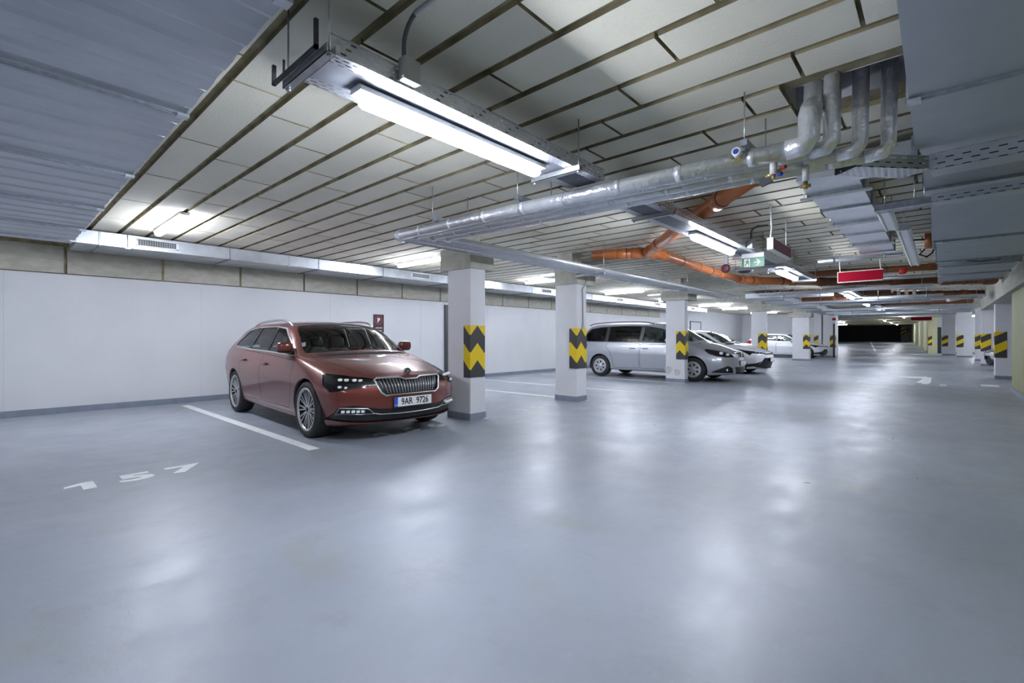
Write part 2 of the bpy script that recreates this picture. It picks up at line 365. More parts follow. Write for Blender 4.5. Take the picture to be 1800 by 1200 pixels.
# doors
def door(name, y0, y1, z1, m, label):
    e = empty(name); e['kind'] = 'structure'; e['label'] = label
    a = MB(); a.box(WX, WX+.05, y0-.06, y0, 0, z1+.06); a.box(WX, WX+.05, y1, y1+.06, 0, z1+.06); a.box(WX, WX+.05, y0, y1, z1, z1+.06); a.build('door_frame', M['dark_grey'], e)
    a = MB(); a.box(WX, WX+.03, y0, y1, .01, z1); a.build('door_leaf', m, e)
    a = MB(); a.tube([(WX+.03, y0+.1, 1.05), (WX+.07, y0+.1, 1.05), (WX+.07, y0+.2, 1.05)], .01, 8); a.build('door_handle', M['steel'], e)
door('door_1', 8.72, 9.56, 2.08, M['dark_grey'], 'dark grey steel door behind the nearest pillar')
door('door_2', 26.5, 28.0, 2.1, M['white_wall'], 'white steel door with a dark frame at the far end of the left wall')
e = empty('door_3'); e['kind'] = 'structure'; e['label'] = 'dark green doorway between the far white and olive walls'
a = MB(); a.box(-.07, .16, 49.9, 50.0, 0, 2.05); a.build('door_leaf', mat('dark_green_door', (.02, .045, .045), .4), e)
a = MB(); a.box(-.07, .16, 49.82, 50.0, 2.05, 3.0); a.build('door_frame', M['white_wall'], e)

# ------------------------------------------------------------------ pillars and corner guards
def pillar(x0, x1, y0, y1, label, cap=None, capz=2.22, ztop=2.55, skirt=True, mt='white_pillar'):
    e = empty('concrete_pillar', ((x0+x1)/2, (y0+y1)/2, 0), 0, label, 'pillar', 'square white pillars of the garage')
    cx, cy = (x0+x1)/2, (y0+y1)/2
    a = MB(); a.box(x0-cx, x1-cx, y0-cy, y1-cy, 0, capz if cap else ZC+.04); a.build('shaft', M[mt], e, bevel=.012)
    a = MB(); g = .006; a.box(x0-g-cx, x1+g-cx, y0-g-cy, y1+g-cy, 0, .10); a.build('skirting', M['skirt'], e)
    if cap:
        a = MB(); a.box(cap[0]-cx, cap[1]-cx, cap[2]-cy, cap[3]-cy, capz, ztop); a.build('capital', M['capital'], e, bevel=.01)
        a = MB(); a.box(x0+.04-cx, x1-.12-cx, y0+.02-cy, y1-cy, ztop, ZC+.04); a.build('neck', M['capital'], e)
    return e
def guard(x, y, la, lb, label, sx=1, z=.625, h=.76):
    # corner at (x, y): leg a runs away from the aisle on the face seen from the camera, leg b runs along the aisle
    e = empty('corner_guard', (x, y, z), 0, label, 'corner guard', 'yellow and black corner guards on the pillars')
    a = MB(); t_ = .012
    xs = sorted((0, -sx*la)); a.box(xs[0]-(0 if sx < 0 else 0), xs[1], -t_, 0, 0, h)
    xs = sorted((0, sx*t_)); a.box(xs[0], xs[1], -t_, lb, 0, h)
    a.build('chevron_sheet', M['chevron' if sx > 0 else 'diagonal'], e); return e
PX0, PX1 = -5.55, -5.05
pillar(PX0, PX1, 4.69, 5.0, 'nearest square white pillar, beside the red estate car', (-5.72, -5.04, 4.68, 5.17))
pillar(PX0, PX1, 7.41, 7.74, 'white pillar behind the tail of the silver van, a cable running down it', (-5.57, -5.04, 7.40, 8.05))
p3 = pillar(PX0-.03, PX1, 12.50, 12.72, 'white pillar with grey scuff patches in front of the silver van', (-5.72, -4.95, 12.48, 13.1))
pillar(PX0-.03, PX1, 20.5, 20.75, 'white pillar behind the bonnet of the white hatchback', (-5.72, -5.0, 20.45, 21.1), capz=2.25)
pillar(-5.83, PX1, 28.9, 29.3, 'broad white pillar in front of the far white car', (-6.0, -4.95, 28.85, 29.5), capz=2.3)
pillar(-5.42, -4.78, 35.3, 36.0, 'white pillar at the end of the left row beside the black doorpost')
pillar(-5.95, -5.55, 35.6, 36.0, 'narrow white pier behind the nose of the far white car')
guard(PX1, 4.69, .13, .29, 'corner guard on the nearest pillar, left of it the red car')
guard(PX1, 7.41, .16, .32, 'corner guard on the pillar with the cable')
guard(PX1, 12.5, .23, .22, 'corner guard on the pillar with grey scuff patches')
guard(PX1, 20.5, .28, .22, 'corner guard on the pillar behind the white hatchback')
guard(PX1, 28.9, .28, .3, 'corner guard on the broad pillar before the far white car')
guard(-4.78, 35.3, .28, .3, 'corner guard next to the black doorpost at the end of the left row')
guard(-5.95, 35.6, .24, .3, 'corner guard on the narrow pier above the far white car', sx=-1)
e = empty('doorpost', (-4.79, 35.2, 0), 0, 'slim black doorpost with a small red sign over it, end of the left row', 'doorpost')
a = MB(); a.box(-.08, .02, -.08, .0, 0, 2.1); a.build('post', M['black'], e)
a = MB(); a.box(-.12, .06, -.07, .0, 2.3, 2.45); a.build('sign_plate', M['sign_red'], e)
# right row
pillar(1.23, 1.85, 19.8, 20.2, 'nearest pillar of the right row, next to the olive wall', (1.18, 1.9, 19.75, 20.3), capz=2.5, ztop=2.78)
pillar(1.36, 2.4, 28.6, 29.0, 'right row pillar with the silver car parked in front of it')
pillar(1.43, 2.2, 34.8, 35.3, 'third pillar of the right row, right beside the silver car pillar')
pillar(.84, 1.55, 40.9, 41.4, 'free standing white pier near the far white wall')
pillar(.17, .86, 44.6, 45.2, 'white pier beside the dark green doorway')
guard(1.23, 19.8, .24, .3, 'corner guard on the nearest right pillar', sx=-1)
guard(1.36, 28.6, .30, .3, 'corner guard left of the parked silver car nose on the right', sx=-1)
guard(1.43, 34.8, .28, .3, 'corner guard on the third pillar of the right row', sx=-1)
guard(.84, 40.9, .32, .3, 'corner guard on the free standing far pier', sx=-1)
guard(.17, 44.6, .32, .3, 'corner guard on the pier beside the dark green doorway', sx=-1)
guard(-.62, 49.4, .24, .3, 'corner guard on the pale olive wall end', sx=-1)
guard(-3.75, 81.6, .5, .3, 'corner guard on the grey pier at the dark hall end', sx=-1, z=1.6, h=1.0)
for n_, (px, pz, rr) in enumerate([(-5.50, .32, .10), (-5.26, .27, .085)]):
    a = MB(); pts = [(px+rr*math.cos(q)*(1+.18*math.sin(3*q+n_)), pz+rr*1.25*math.sin(q)*(1+.15*math.cos(2*q))) for q in [2*math.pi*i/18 for i in range(18)]]
    a.prism(pts, 12.498, 12.5, 'y'); o = a.build('scuff_patch', mat('grey_plaster_patch', (.42, .42, .44), .8, col2=(.6, .6, .62), nscale=18), None)
    o.parent = p3; o.location = (-(PX0-.03+PX1)/2, -12.61, 0)
# cable running down the second pillar
tag(MB().tube([(-5.035, 7.72, 2.5), (-5.03, 7.70, 2.25), (-5.035, 7.58, 2.12), (-5.035, 7.60, 1.95), (-5.035, 7.60, 1.42)], .011, 8).box(-5.05, -5.02, 7.57, 7.63, 1.38, 1.44).build('cable', M['grey_plastic']),
    'grey cable running down the second pillar to its corner guard', 'cable')

# ------------------------------------------------------------------ floor marks
def stripe(x0, x1, yc, wd, label, m='line'):
    tag(MB().box(x0, x1, yc-wd/2, yc+wd/2, .0, .003).build('parking_line', M[m]), label, 'parking line', 'white lines between the parking bays')
stripe(-9.98, -5.0, 2.355, .115, 'white bay line along the driver side of the red car')
stripe(-9.9, -5.0, 4.98, .10, 'white bay line running to the nearest pillar')
stripe(-9.9, -5.0, 7.72, .10, 'white bay line running to the second pillar')
stripe(-9.9, -5.0, 9.62, .10, 'white bay line left of the silver van, farther of the two')
stripe(-9.9, -5.0, 12.40, .10, 'white bay line beside the near wheels of the silver van')
stripe(-9.9, -5.0, 15.1, .10, 'white bay line between silver van and white hatchback')
def number(txt, x, y0, y1, label, m='line', hgt=.25):
    e = empty('bay_number', (x, (y0+y1)/2, 0), 0, label, 'bay number', 'painted bay numbers')
    k = len(txt); sp = (y1-y0)/k
    for i, ch in enumerate(txt):
        yc = (i+.5)*sp-(y1-y0)/2
        if ch == '1': MB().prism([(hgt/2, yc-.01), (hgt/2, yc+.075), (-hgt/2, yc+.075), (-hgt/2, yc-.0), (-hgt/2+.06, yc-.11), (-hgt/2+.11, yc-.11), (-hgt/2+.085, yc-.01)], .0001, .0031).build('digit', M[m], e)
        else: text_mesh(ch, 'digit', M[m], e, size=hgt*1.38, extrude=.0015, sx=1.5, loc=(0, yc, .0016), rot=(0, 0, R(90)), bold=.014)
number('157', -5.14, .34, 1.38, 'bay number 157 painted in the empty bay left of the red car')
number('156', -5.14, 3.10, 4.32, 'bay number 156 half under the nose of the red car')
number('155', -5.14, 5.75, 6.95, 'bay number 155 painted between the first two pillars', 'faded')
number('153', -5.14, 10.4, 11.6, 'faint bay number 153 painted before the silver van', 'faded')
a = MB(); a.prism([(-.95, 18.9), (-.25, 19.6), (-.28, 19.2), (-.16, 19.2), (-.16, 16.7), (-.45, 16.7), (-.34, 18.6), (-.7, 18.6)], 0, .003)
tag(a.build('arrow_marking', M['line']), 'white direction arrow painted in the drive lane', 'floor arrow')
for x0, x1, y0, y1, lb in ((-1.7, -1.15, 16.2, 16.35, 'faint long dash of the cross line left of the arrow'), (-1.02, -.45, 15.95, 16.05, 'thin slanting dash just before the arrow'), (-.33, -.2, 16.35, 16.75, 'short dash just right of the arrow foot'), (.02, .15, 16.1, 16.5, 'short dash farthest right of the arrow'),
                   (.80, 1.12, 16.6, 17.2, 'white dash beside the olive wall corner')):
    tag(MB().box(x0, x1, y0, y1, 0, .003).build('dash_marking', M['line']), lb, 'floor dash', 'white dashes across the drive lane')
a = MB(); n_ = 8
for i in range(n_):
    y0, y1 = 52+28*i/n_, 52+28*(i+1)/n_; X_ = lambda y: -4.2-2.8*(y-52)/28
    a.add([(X_(y0), y0, zf(y0)+.004), (X_(y0)+.16, y0, zf(y0)+.004), (X_(y1)+.16, y1, zf(y1)+.004), (X_(y1), y1, zf(y1)+.004)], [(0, 1, 2, 3)])
tag(a.build('lane_line', M['line']), 'white centre line running up the ramp to the dark hall end', 'lane line')
for x, y, lb in ((-.25, 7.4, 'scuffed remains of a worn white floor mark, nearer one'), (.3, 9.6, 'faint worn white smear on the floor near the olive wall')):
    e = empty('worn_mark', (0, 0, 0), 0, lb, 'worn floor mark'); wm = mat('worn_mark', (.40, .43, .47), .5)
    for i in range(7):
        a = MB(); xx, yy = x+random.uniform(-.22, .3), y+random.uniform(-.25, .25); l = random.uniform(.05, .16); d = random.uniform(.3, .8)
        a.prism([(xx, yy), (xx+l, yy+l*d), (xx+l*.9, yy+l*d+.025), (xx-.01, yy+.02)], 0, .0015); a.build('paint_trace', wm, e)

# ------------------------------------------------------------------ lamps
def lamp(loc, rz, label, group, L_=1.44):
    e = empty('tube_lamp', loc, rz, label, 'lamp', group)
    a = MB(); hl = L_/2
    a.prism([(-.04, 0), (.04, 0), (.052, -.014), (.052, -.034), (-.052, -.034), (-.052, -.014)], -hl-.025, hl+.025, 'y'); a.build('housing', M['white_plastic'], e)
    a = MB(); ring = [(-.036, -.035), (-.045, -.052), (-.045, -.072), (-.034, -.088), (-.014, -.096), (.014, -.096), (.034, -.088), (.045, -.072), (.045, -.052), (.036, -.035)]
    vs = []; n = len(ring)
    for yy, k in ((-hl, .45), (-hl+.012, .8), (-hl+.035, 1), (hl-.035, 1), (hl-.012, .8), (hl, .45)): vs += [(x*k, yy, -.062+(z+.062)*k) for x, z in ring]
    a.add(vs, [(i*n+j, i*n+(j+1) % n, (i+1)*n+(j+1) % n, (i+1)*n+j) for i in range(5) for j in range(n)]+[tuple(range(n)), tuple(range(5*n, 6*n))]); a.build('diffuser', M['tube'], e)
    return e
for y, lb in ((-2.35, 'tube lamp on the cable tray behind the camera'), (1.99, 'big bright tube lamp under the cable tray nearest the camera'), (6.4, 'second tube lamp under the main cable tray, left of the exit sign'),
              (10.45, 'third tube lamp under the main cable tray, right of the exit sign'), (17.0, 'fourth tube lamp of the lane, beneath the red hanging sign'),
              (21.3, 'small far tube lamp of the lane, fifth in line'), (27.0, 'small far tube lamp of the lane, sixth in line'), (36.5, 'tiny tube lamp over the lane before the ramp'), (46.0, 'tiny tube lamp over the foot of the ramp'), (54.0, 'tiny tube lamp over the lower ramp'), (62.0, 'tiny tube lamp over the middle of the ramp'), (71.0, 'tiny tube lamp over the top of the ramp')):
    lamp((-2.19 if y < 15 else -1.95 if y < 48 else -3.6, y, 2.476 if y < 30 else ZC-.004), 0, lb, 'tube lamps along the drive lane')
for y, lb in ((1.70, 'ceiling tube lamp near the wall duct at upper left'), (5.95, 'ceiling tube lamp just left of the nearest pillar'), (10.2, 'ceiling tube lamp seen between the first two pillars'),
              (14.5, 'ceiling tube lamp above the rear of the silver van'), (18.8, 'ceiling tube lamp behind the third pillar'), (23.2, 'ceiling tube lamp right of the third pillar, nearer of the pair'),
              (26.6, 'ceiling tube lamp right of the third pillar, farther of the pair'), (31.8, 'ceiling tube lamp over the far white car')):
    lamp((-7.95, y, ZC-.004), R(90), lb, 'tube lamps over the parking bays on the left')
for y, x in ((56.0, -7.5), (66.0, -8.5)): lamp((x, y, ZC-.004), R(90), 'crosswise tube lamp over the %s part of the ramp' % ('lower' if y < 60 else 'upper'), 'tube lamps over the ramp')
for y in (23.5, 31.5, 38.0, 46.5): lamp((3.4 if y < 40 else 2.2, y, ZC-.004), R(90), 'tube lamp over the right hand parking bays near %s' % {23.5: 'the nearest right pillar', 31.5: 'the silver car nose', 38.0: 'the third right pillar', 46.5: 'the far white wall'}[y], 'tube lamps over the right hand bays')
lamp((-8.8, -3.0, ZC-.004), R(90), 'tube lamp over the bays behind the camera', 'tube lamps over the parking bays on the left')

# ------------------------------------------------------------------ ducts
def duct(name, axis, a0, a1, b0, b1, z0, z1, label, m='galv', fl=(), clips=0, beads=0, fd=.022):
    e = empty(name, (0, 0, 0), 0, label, 'air duct')
    def bx(mb, p0, p1, q0, q1, r0, r1, **k):
        if axis == 'x': mb.box(p0, p1, q0, q1, r0, r1, **k)
        else: mb.box(q0, q1, p0, p1, r0, r1, **k)
    a = MB()
    if beads:
        a0_, n = a0, int((a1-a0)/beads)
        prof = []
        for i in range(n):
            x = a0+(a1-a0)*i/n; d = (a1-a0)/n
            prof += [(x, z0), (x+d*.38, z0), (x+d*.5, z0+.010), (x+d*.88, z0+.010)]
        prof += [(a1, z0), (a1, z1), (a0, z1)]
        if axis == 'x': a.prism(prof, b0, b1, 'y')
        else: a.prism([(p, q) for p, q in prof], b0, b1, 'x')
    else: bx(a, a0, a1, b0, b1, z0, z1)
    a.build('casing', M[m], e)
    for f in fl:
        a = MB(); g = .014
        bx(a, f-fd/2, f-.003, b0-g, b1+g, z0-g, z0); bx(a, f+.003, f+fd/2, b0-g, b1+g, z0-g, z0)
        bx(a, f-fd/2, f+fd/2, b0-g, b0, z0-g, z1); bx(a, f-fd/2, f+fd/2, b1, b1+g, z0-g, z1)
        bx(a, f-.004, f+.004, b0-g, b1+g, z0-g-.006, z0-g+.004)
        o = a.build('flange', M['flange'], e)
        if clips:
            k = int((b1-b0)/clips)
            for i in range(k+1):
                q = b1-.02-(b1-b0-.04)*i/max(1, k); c = MB(); bx(c, f-.03, f+.03, q-.03, q+.03, z0-g-.012, z0-g+.004); c.build('clamp', M['galv_bright'], o)
    return e
duct('air_duct', 'x', -9.3, -.3, -2.6, .81, 2.565, 2.80, 'very wide ribbed sheet metal duct filling the upper left corner', 'galv', (-1.95, -3.41, -5.01, -6.55, -7.95, -8.95), 1.15, .30)
d = duct('air_duct', 'y', .86, 26.2, -10.28, -9.35, 2.60, 2.80, 'long shallow duct with supply grilles along the left wall', 'galv_bright', (1.12, 2.87, 4.5, 6.0, 7.9, 9.6, 11.3, 13.0, 14.7, 16.4, 18.1, 19.8, 21.5, 23.2), 0, 0, .025)
for y0, y1 in ((1.58, 2.08), (6.8, 7.3), (11.8, 12.25), (16.5, 16.95), (19.9, 20.35), (24, 24.4)):
    a = MB(); X_ = -9.35
    a.box(X_, X_+.012, y0-.03, y1+.03, 2.65, 2.665); a.box(X_, X_+.012, y0-.03, y1+.03, 2.755, 2.77); a.box(X_, X_+.012, y0-.03, y0, 2.65, 2.77); a.box(X_, X_+.012, y1, y1+.03, 2.65, 2.77)
    g = a.build('grille_frame', M['white_plastic'], d)
    a = MB(); a.box(X_+.001, X_+.003, y0, y1, 2.665, 2.755)
    for i in range(1, 16): yy = y0+(y1-y0)*i/16; a.box(X_+.002, X_+.010, yy-.003, yy+.003, 2.665, 2.755, 1)
    for i in range(1, 5): zz = 2.665+.09*i/5; a.box(X_+.002, X_+.012, y0, y1, zz-.002, zz+.002, 1)
    a.build('louvre', [M['black'], M['grey_plastic']], g)
def rod(par, x, y, z0, z1=ZC, r=.005): return MB().tube([(x, y, z0), (x, y, z1)], r, 6).build('threaded_rod', M['steel'], par)
for y in (1.45, 3.9, 9.0, 15.5, 22.0):
    rod(d, -9.33, y, 2.60); MB().box(-9.345, -9.31, y-.03, y+.03, 2.58, 2.60).build('hanger', M['steel'], d)
# right-hand duct over the aisle: a high part, a set back part and a lowered part
duct('air_duct', 'y', -2.5, 4.30, -.12, 1.06, 2.50, 2.74, 'broad sheet metal duct filling the upper right corner', 'galv', (.35, 1.85, 3.37), .85, 0)
duct('air_duct', 'y', 4.34, 6.45, -.10, 1.06, 2.60, 2.78, 'raised section of the right duct above the slotted cable trays', 'galv', (5.9,), 0, 0)
e = empty('air_duct', (0, 0, 0), 0, 'sloping duct piece dropping to the ribbed lowered duct on the right', 'air duct')
a = MB(); a.prism([(6.47, 2.60), (6.47, 2.78), (7.3, 2.66), (7.3, 2.32)], -.06, 1.06, 'x'); a.build('casing', M['galv'], e)
duct('air_duct', 'y', 7.34, 9.35, -.02, .95, 2.32, 2.62, 'lowered ribbed duct at the right with a glossy underside', 'galv', (7.36, 9.3), .5, .14)
duct('air_duct', 'y', 9.75, 12.4, .0, .86, 2.30, 2.58, 'farther lowered ribbed duct ending above the olive wall corner', 'galv', (9.8, 11.1, 12.35), .5, .14)
e = empty('junction_box', (.03, 9.55, 2.33), 0, 'small white box with a black cable between the lowered ducts', 'junction box')
MB().box(0, .14, -.03, .03, 0, .14).build('case', M['white_plastic'], e)
MB().tube([(.14, -.02, .08), (.25, -.03, .0), (.4, -.03, -.03), (.6, -.03, -.02), (.68, -.03, .04), (.7, -.02, .12)], .007, 6).build('cable', M['black'], e)
# middle flat duct
d = duct('air_duct', 'y', 4.86, 9.9, -.95, -.52, 2.60, 2.76, 'narrow flat duct with flanges running away over the lane', 'galv_bright', (5.42, 6.12, 6.95, 7.8, 8.7, 9.6), 0, 0, .035)
MB().box(-.52, -.14, 4.86, 5.16, 2.60, 2.76).build('side_branch', M['galv_bright'], d)
MB().box(-.16, -.12, 4.83, 5.19, 2.58, 2.78).build('branch_flange', M['flange'], d)
for y in (5.42, 6.95, 8.7):
    rod(d, -.99, y, 2.58); rod(d, -.48, y, 2.58); a = MB(); a.box(-1.02, -.45, y-.02, y+.02, 2.56, 2.58); a.build('hanger', M['steel'], d)
# ducts deep in the hall
duct('air_duct', 'y', 17.5, 34.0, -4.95, -4.1, 2.56, 2.72, 'flat grey duct above the far pillars of the left row', 'galv', (19, 22, 25, 28, 31), 0, 0)
duct('air_duct', 'x', -3.9, 1.3, 29.5, 30.1, 2.52, 2.70, 'grey duct crossing the lane before the dark hall end', 'galv_bright', (-2, 0), 0, 0)
duct('air_duct', 'x', -4.0, 1.2, 22.6, 23.0, 2.56, 2.70, 'slim grey duct crossing the lane beyond the red hanging sign', 'galv', (-2.5, -.5), 0, 0)

# ------------------------------------------------------------------ main cable tray with its lamps
def tray(y0, y1, label, x0=-2.36, x1=-2.02, z=2.482, hgt=.085):
    e = empty('cable_tray', (0, 0, 0), 0, label, 'cable tray', 'perforated cable tray lengths over the lane')
    a = MB(); t_ = .002
    a.box(x0, x0+.075, y0, y1, z, z+t_, 0); a.box(x1-.075, x1, y0, y1, z, z+t_, 0); a.box(x0+.075, x1-.075, y0, y1, z, z+t_, 3); a.box(x0, x0+t_, y0, y1, z, z+hgt, 1); a.box(x1-t_, x1, y0, y1, z, z+hgt, 1)
    a.box(x0-.004, x0+.012, y0, y1, z+hgt, z+hgt+.004, 2); a.box(x1-.012, x1+.004, y0, y1, z+hgt, z+hgt+.004, 2)
    a.build('tray_sheet', [M['perf_y'], M['perf_yz'], M['galv_bright'], M['tray_shaded']], e)
    a = MB(); a.box(x0+.02, x1-.02, y0+.05, y1, z+.004, z+.006); a.build('cover_plate', M['flange'], e)
    a = MB()
    for i in range(6): a.tube([(x0+.08+i*.032, y0+.25, z+.02), (x0+.08+i*.032, (y0+y1)/2, z+.022+.006*(i % 3)), (x0+.08+i*.032, y1, z+.02)], .011, 6)
    a.build('cable_or_dark_fill', M['dark_steel'], e)
    return e
def tray_hanger(e, y, x0=-2.42, x1=-1.96, z=2.48, ext=0):
    a = MB(); a.box(x0, x1, y-.021, y+.021, z-.042, z-.038, 0); a.box(x0, x1, y-.021, y-.018, z-.042, z-.002, 0); a.box(x0, x1, y+.018, y+.021, z-.042, z-.002, 0)
    a.build('strut_hanger', M['steel'], e); rod(e, x0+.02, y, z-.05, ZC+.02); rod(e, x1-.02, y, z-.05, ZC+.02)
    for x in (x0+.02, x1-.02): MB().tube([(x, y, z-.054), (x, y, z-.042)], .012, 6).build('nut', M['steel'], e)
T1 = tray(1.03, 3.36, 'nearest perforated cable tray carrying the big bright lamp')
tray_hanger(T1, 1.0); tray_hanger(T1, 2.93)
# open end of the tray with the coupling plates bent outwards
a = MB(); a.box(-2.49, -2.02, .955, .972, 2.47, 2.485); a.box(-2.49, -2.475, .955, .972, 2.47, 2.57); a.box(-2.035, -2.02, .955, .972, 2.47, 2.60); a.obox((-2.43, .99, 2.555), (.05, -.02, 0), (0, .006, 0), (0, 0, .008))
a.build('end_frame', M['dark_steel'], T1)
e = empty('junction_box', (-2.018, 1.43, 2.49), 0, 'grey junction box on the side of the nearest tray with a bent conduit', 'junction box')
MB().box(.0, .055, -.05, .05, 0, .115).build('case', M['grey_plastic'], e, bevel=.004)
pts = [(.03, -.035, .115), (.03, -.035, .17)] + [(.03+.14*(1-math.cos(q)), -.035, .17+.13*math.sin(q)) for q in (.25, .5, .75, 1.0, 1.25)]
MB().tube(pts, .011, 10).build('flexible_conduit', M['conduit'], e)
q = pts[-1]; MB().tube([q, (q[0]+1.3, q[1]+.02, q[2]+.012)], .0135, 10).build('rigid_conduit', M['grey_plastic'], e)
T2 = tray(3.9, 8.9, 'second length of the cable tray, beyond the foil wrapped pipes'); tray_hanger(T2, 4.6); tray_hanger(T2, 7.9)
T3 = tray(8.95, 12.2, 'third length of the cable tray ending before the red sign'); tray_hanger(T3, 9.9); tray_hanger(T3, 12.0)
a = MB(); a.box(-2.36, -2.02, 12.2, 12.21, 2.44, 2.57); a.build('end_plate', M['perf_xz'], T3)
T4 = tray(15.5, 22.4, 'far length of the cable tray with the fourth lamp', -2.12, -1.78); tray_hanger(T4, 18.2, -2.18, -1.72)
T5 = tray(23.1, 29.3, 'farthest length of the cable tray deep in the lane', -2.12, -1.78); tray_hanger(T5, 24, -2.18, -1.72)
e = empty('junction_box', (-2.01, 7.25, 2.47), 0, 'junction box with looping grey conduit left of the exit sign', 'junction box')
MB().box(0, .07, -.07, .07, 0, .12).build('case', M['grey_plastic'], e, bevel=.004)
MB().tube([(.035, 0, .12), (.035, 0, .22), (.05, .02, .28), (.1, .08, .32), (.2, .2, .335)], .014, 8).build('flexible_conduit', M['conduit'], e)

# slotted trays in front of the right duct
def slot_tray(p, q, z0, z1, wd, label):
    p, q = Vector((*p, 0)), Vector((*q, 0)); L_ = (q-p).length; an = math.atan2(q.y-p.y, q.x-p.x)
    e = empty('cable_tray', (p.x, p.y, z0), an, label, 'cable tray', 'slotted cable trays at the right')
    a = MB(); h_ = z1-z0
    a.box(0, L_, 0, .002, 0, h_, 0); a.box(0, L_, 0, wd, 0, .002, 1); a.box(0, L_, wd-.002, wd, 0, h_, 0); a.box(0, L_, -.003, .006, h_, h_+.003, 2)
    a.build('tray_sheet', [M['perf_xz'], M['perf_x'], M['galv']], e)
    MB().box(.03, L_-.02, .03, wd-.03, .006, h_-.012).build('cable_or_dark_fill', M['black'], e); return e  # black filler box added so the slots read dark
slot_tray((-.42, 4.02), (-.05, 4.42), 2.385, 2.475, .2, 'slotted tray leaving the foil wrapped risers at an angle')
e = slot_tray((-.05, 4.42), (1.15, 4.32), 2.375, 2.485, .2, 'broad slotted tray crossing under the right duct')
e = slot_tray((-.05, 5.78), (1.15, 5.68), 2.44, 2.51, .2, 'second slotted tray crossing under the right duct, farther back')
MB().box(-.42, 0, 0, .16, 0, .06).build('end_section', M['flange'], e)
rod(e, -.12, .02, -.02, .37); rod(e, -.05, .02, -.02, .37)
# the two unlit strip lights beside the right duct
for k_, (x, y0, y1, z, lb) in enumerate(((-.40, 5.9, 7.0, 2.455, 'unlit white strip light beside the right duct, nearer one'), (-.30, 7.05, 10.6, 2.45, 'long unlit white strip light beside the right duct'))):
    e = empty('strip_light', (x, (y0+y1)/2, z), 0, lb, 'strip light'); hl = (y1-y0)/2
    MB().prism([(-.07, 0), (-.05, .05), (.05, .05), (.07, 0), (.03, -.012), (-.03, -.012)], -hl, hl, 'y').build('housing', M['galv_bright'], e)
    for s in (-.045, .045): MB().tube([(s, -hl+.02, -.012), (s, hl-.02, -.012)], .014, 8).build('tube', M['white_plastic'], e)
    rod(e, 0, -hl+.1, .05, ZC-z); rod(e, 0, hl-.1, .05, ZC-z)
e = empty('fire_damper', (-.08, 7.9, 2.42), 0, 'orange round damper drive on the side of the right duct', 'damper')
MB().tube([(-.05, 0, 0), (.02, 0, 0)], .10, 24).build('drum', M['orange_pipe'], e)
MB().tube([(.02, 0, 0), (.055, 0, 0)], .115, 24).build('rim', M['flange'], e)
MB().tube([(-.05, 0, .02), (-.20, -.02, .03)], .012, 8).build('lever', M['black'], e)
MB().tube([(-.05, 0, -.1), (-.1, -.05, -.17), (-.03, -.08, -.21), (.02, -.02, -.16), (.04, .02, -.1)], .009, 6).build('cable', M['black'], e)

# ------------------------------------------------------------------ foil wrapped pipes
ZP = 2.395
spec = [(-4.70, 3.20, .058, -.60, 0), (-4.56, 3.335, .045, -.50, 0), (-4.43, 3.48, .042, -.37, -.01), (-4.31, 3.60, .040, -.235, -.02)]
labs = ['foil wrapped pipe nearest the camera, with the long highlight', 'foil wrapped pipe second from the front', 'foil wrapped pipe third from the front', 'thin foil wrapped pipe farthest back of the bundle']
for i, (xl, yl, r, xr, dz) in enumerate(spec):
    yr = yl+.21; z = ZP+dz; e = empty('insulated_pipe', (0, 0, 0), 0, labs[i], 'pipe', 'foil wrapped pipes under the ceiling')
    a = MB(); a.tube([(xl+r*1.6, yl+.004, z), (xr-.12, yr, z)], r, 20); a.build('cross_run', M['foil'], e)
    a = MB(); a.tube([(xl+r*1.6, yl, z), (xl+.03, yl+.012, z), (xl, yl+.045, z), (xl-.002, yl+r*1.8, z)], r*1.04, 20); a.build('elbow', M['foil'], e)
    a = MB(); a.tube([(xl, yl+r*1.6, z), (xl+.03, 14.6, z)], r, 20); a.build('lane_run', M['foil'], e)
    for q_ in range(8):
        xx = xl+.4+q_*.48
        if xx < xr-.1: MB().tube([(xx, yl+.21*(xx-xl)/(xr-xl), z), (xx+.045, yl+.21*(xx-xl+.045)/(xr-xl), z)], r*1.012, 20).build('tape_band', M['foil'], e)
    if i == 0: up = [(xr-.12, yr, z), (xr-.03, yr, z+.005), (xr, yr+.01, z+.05), (xr, yr+.02, 2.58), (xr, yr+.09, 2.66), (xr, yr+.20, 2.72), (xr, yr+.22, 3.25)]
    else: up = [(xr-.12, yr, z), (xr-.03, yr, z+.005), (xr, yr+.01, z+.05), (xr, min(3.87, yr+.02), 2.6), (xr+.01, min(3.87, yr+.03), 3.25)]
    MB().tube(up, r*1.08, 20).build('riser', M['foil'], e)
MB().tube([(-.29, 3.70, 2.45), (-.29, 3.72, 2.36), (-.27, 3.78, 2.30), (-.25, 3.86, 2.27)], .035, 14)
e = empty('pipe_hanger', (0, 0, 0), 0)
bpy.data.objects.remove(e)
def pipe_hanger(x, y, label, wd=.5):
    e = empty('pipe_hanger', (x, y, ZP+.07), 0, label, 'hanger', 'strut hangers of the foil wrapped pipes')
    MB().box(-.02, .02, -.08, wd, 0, .04).build('strut', M['flange'], e)
    rod(e, 0, -.06, -.03, ZC-ZP-.07); rod(e, 0, wd-.05, -.03, ZC-ZP-.07)
for x, lb in ((-4.02, 'strut hanger over the left end of the foil pipes'), (-2.86, 'strut hanger over the foil pipes right below the big lamp'), (-.95, 'dark strut hanger next to the blue capped valve')):
    pipe_hanger(x, 3.21+.21*(x+4.7)/4.1, lb)
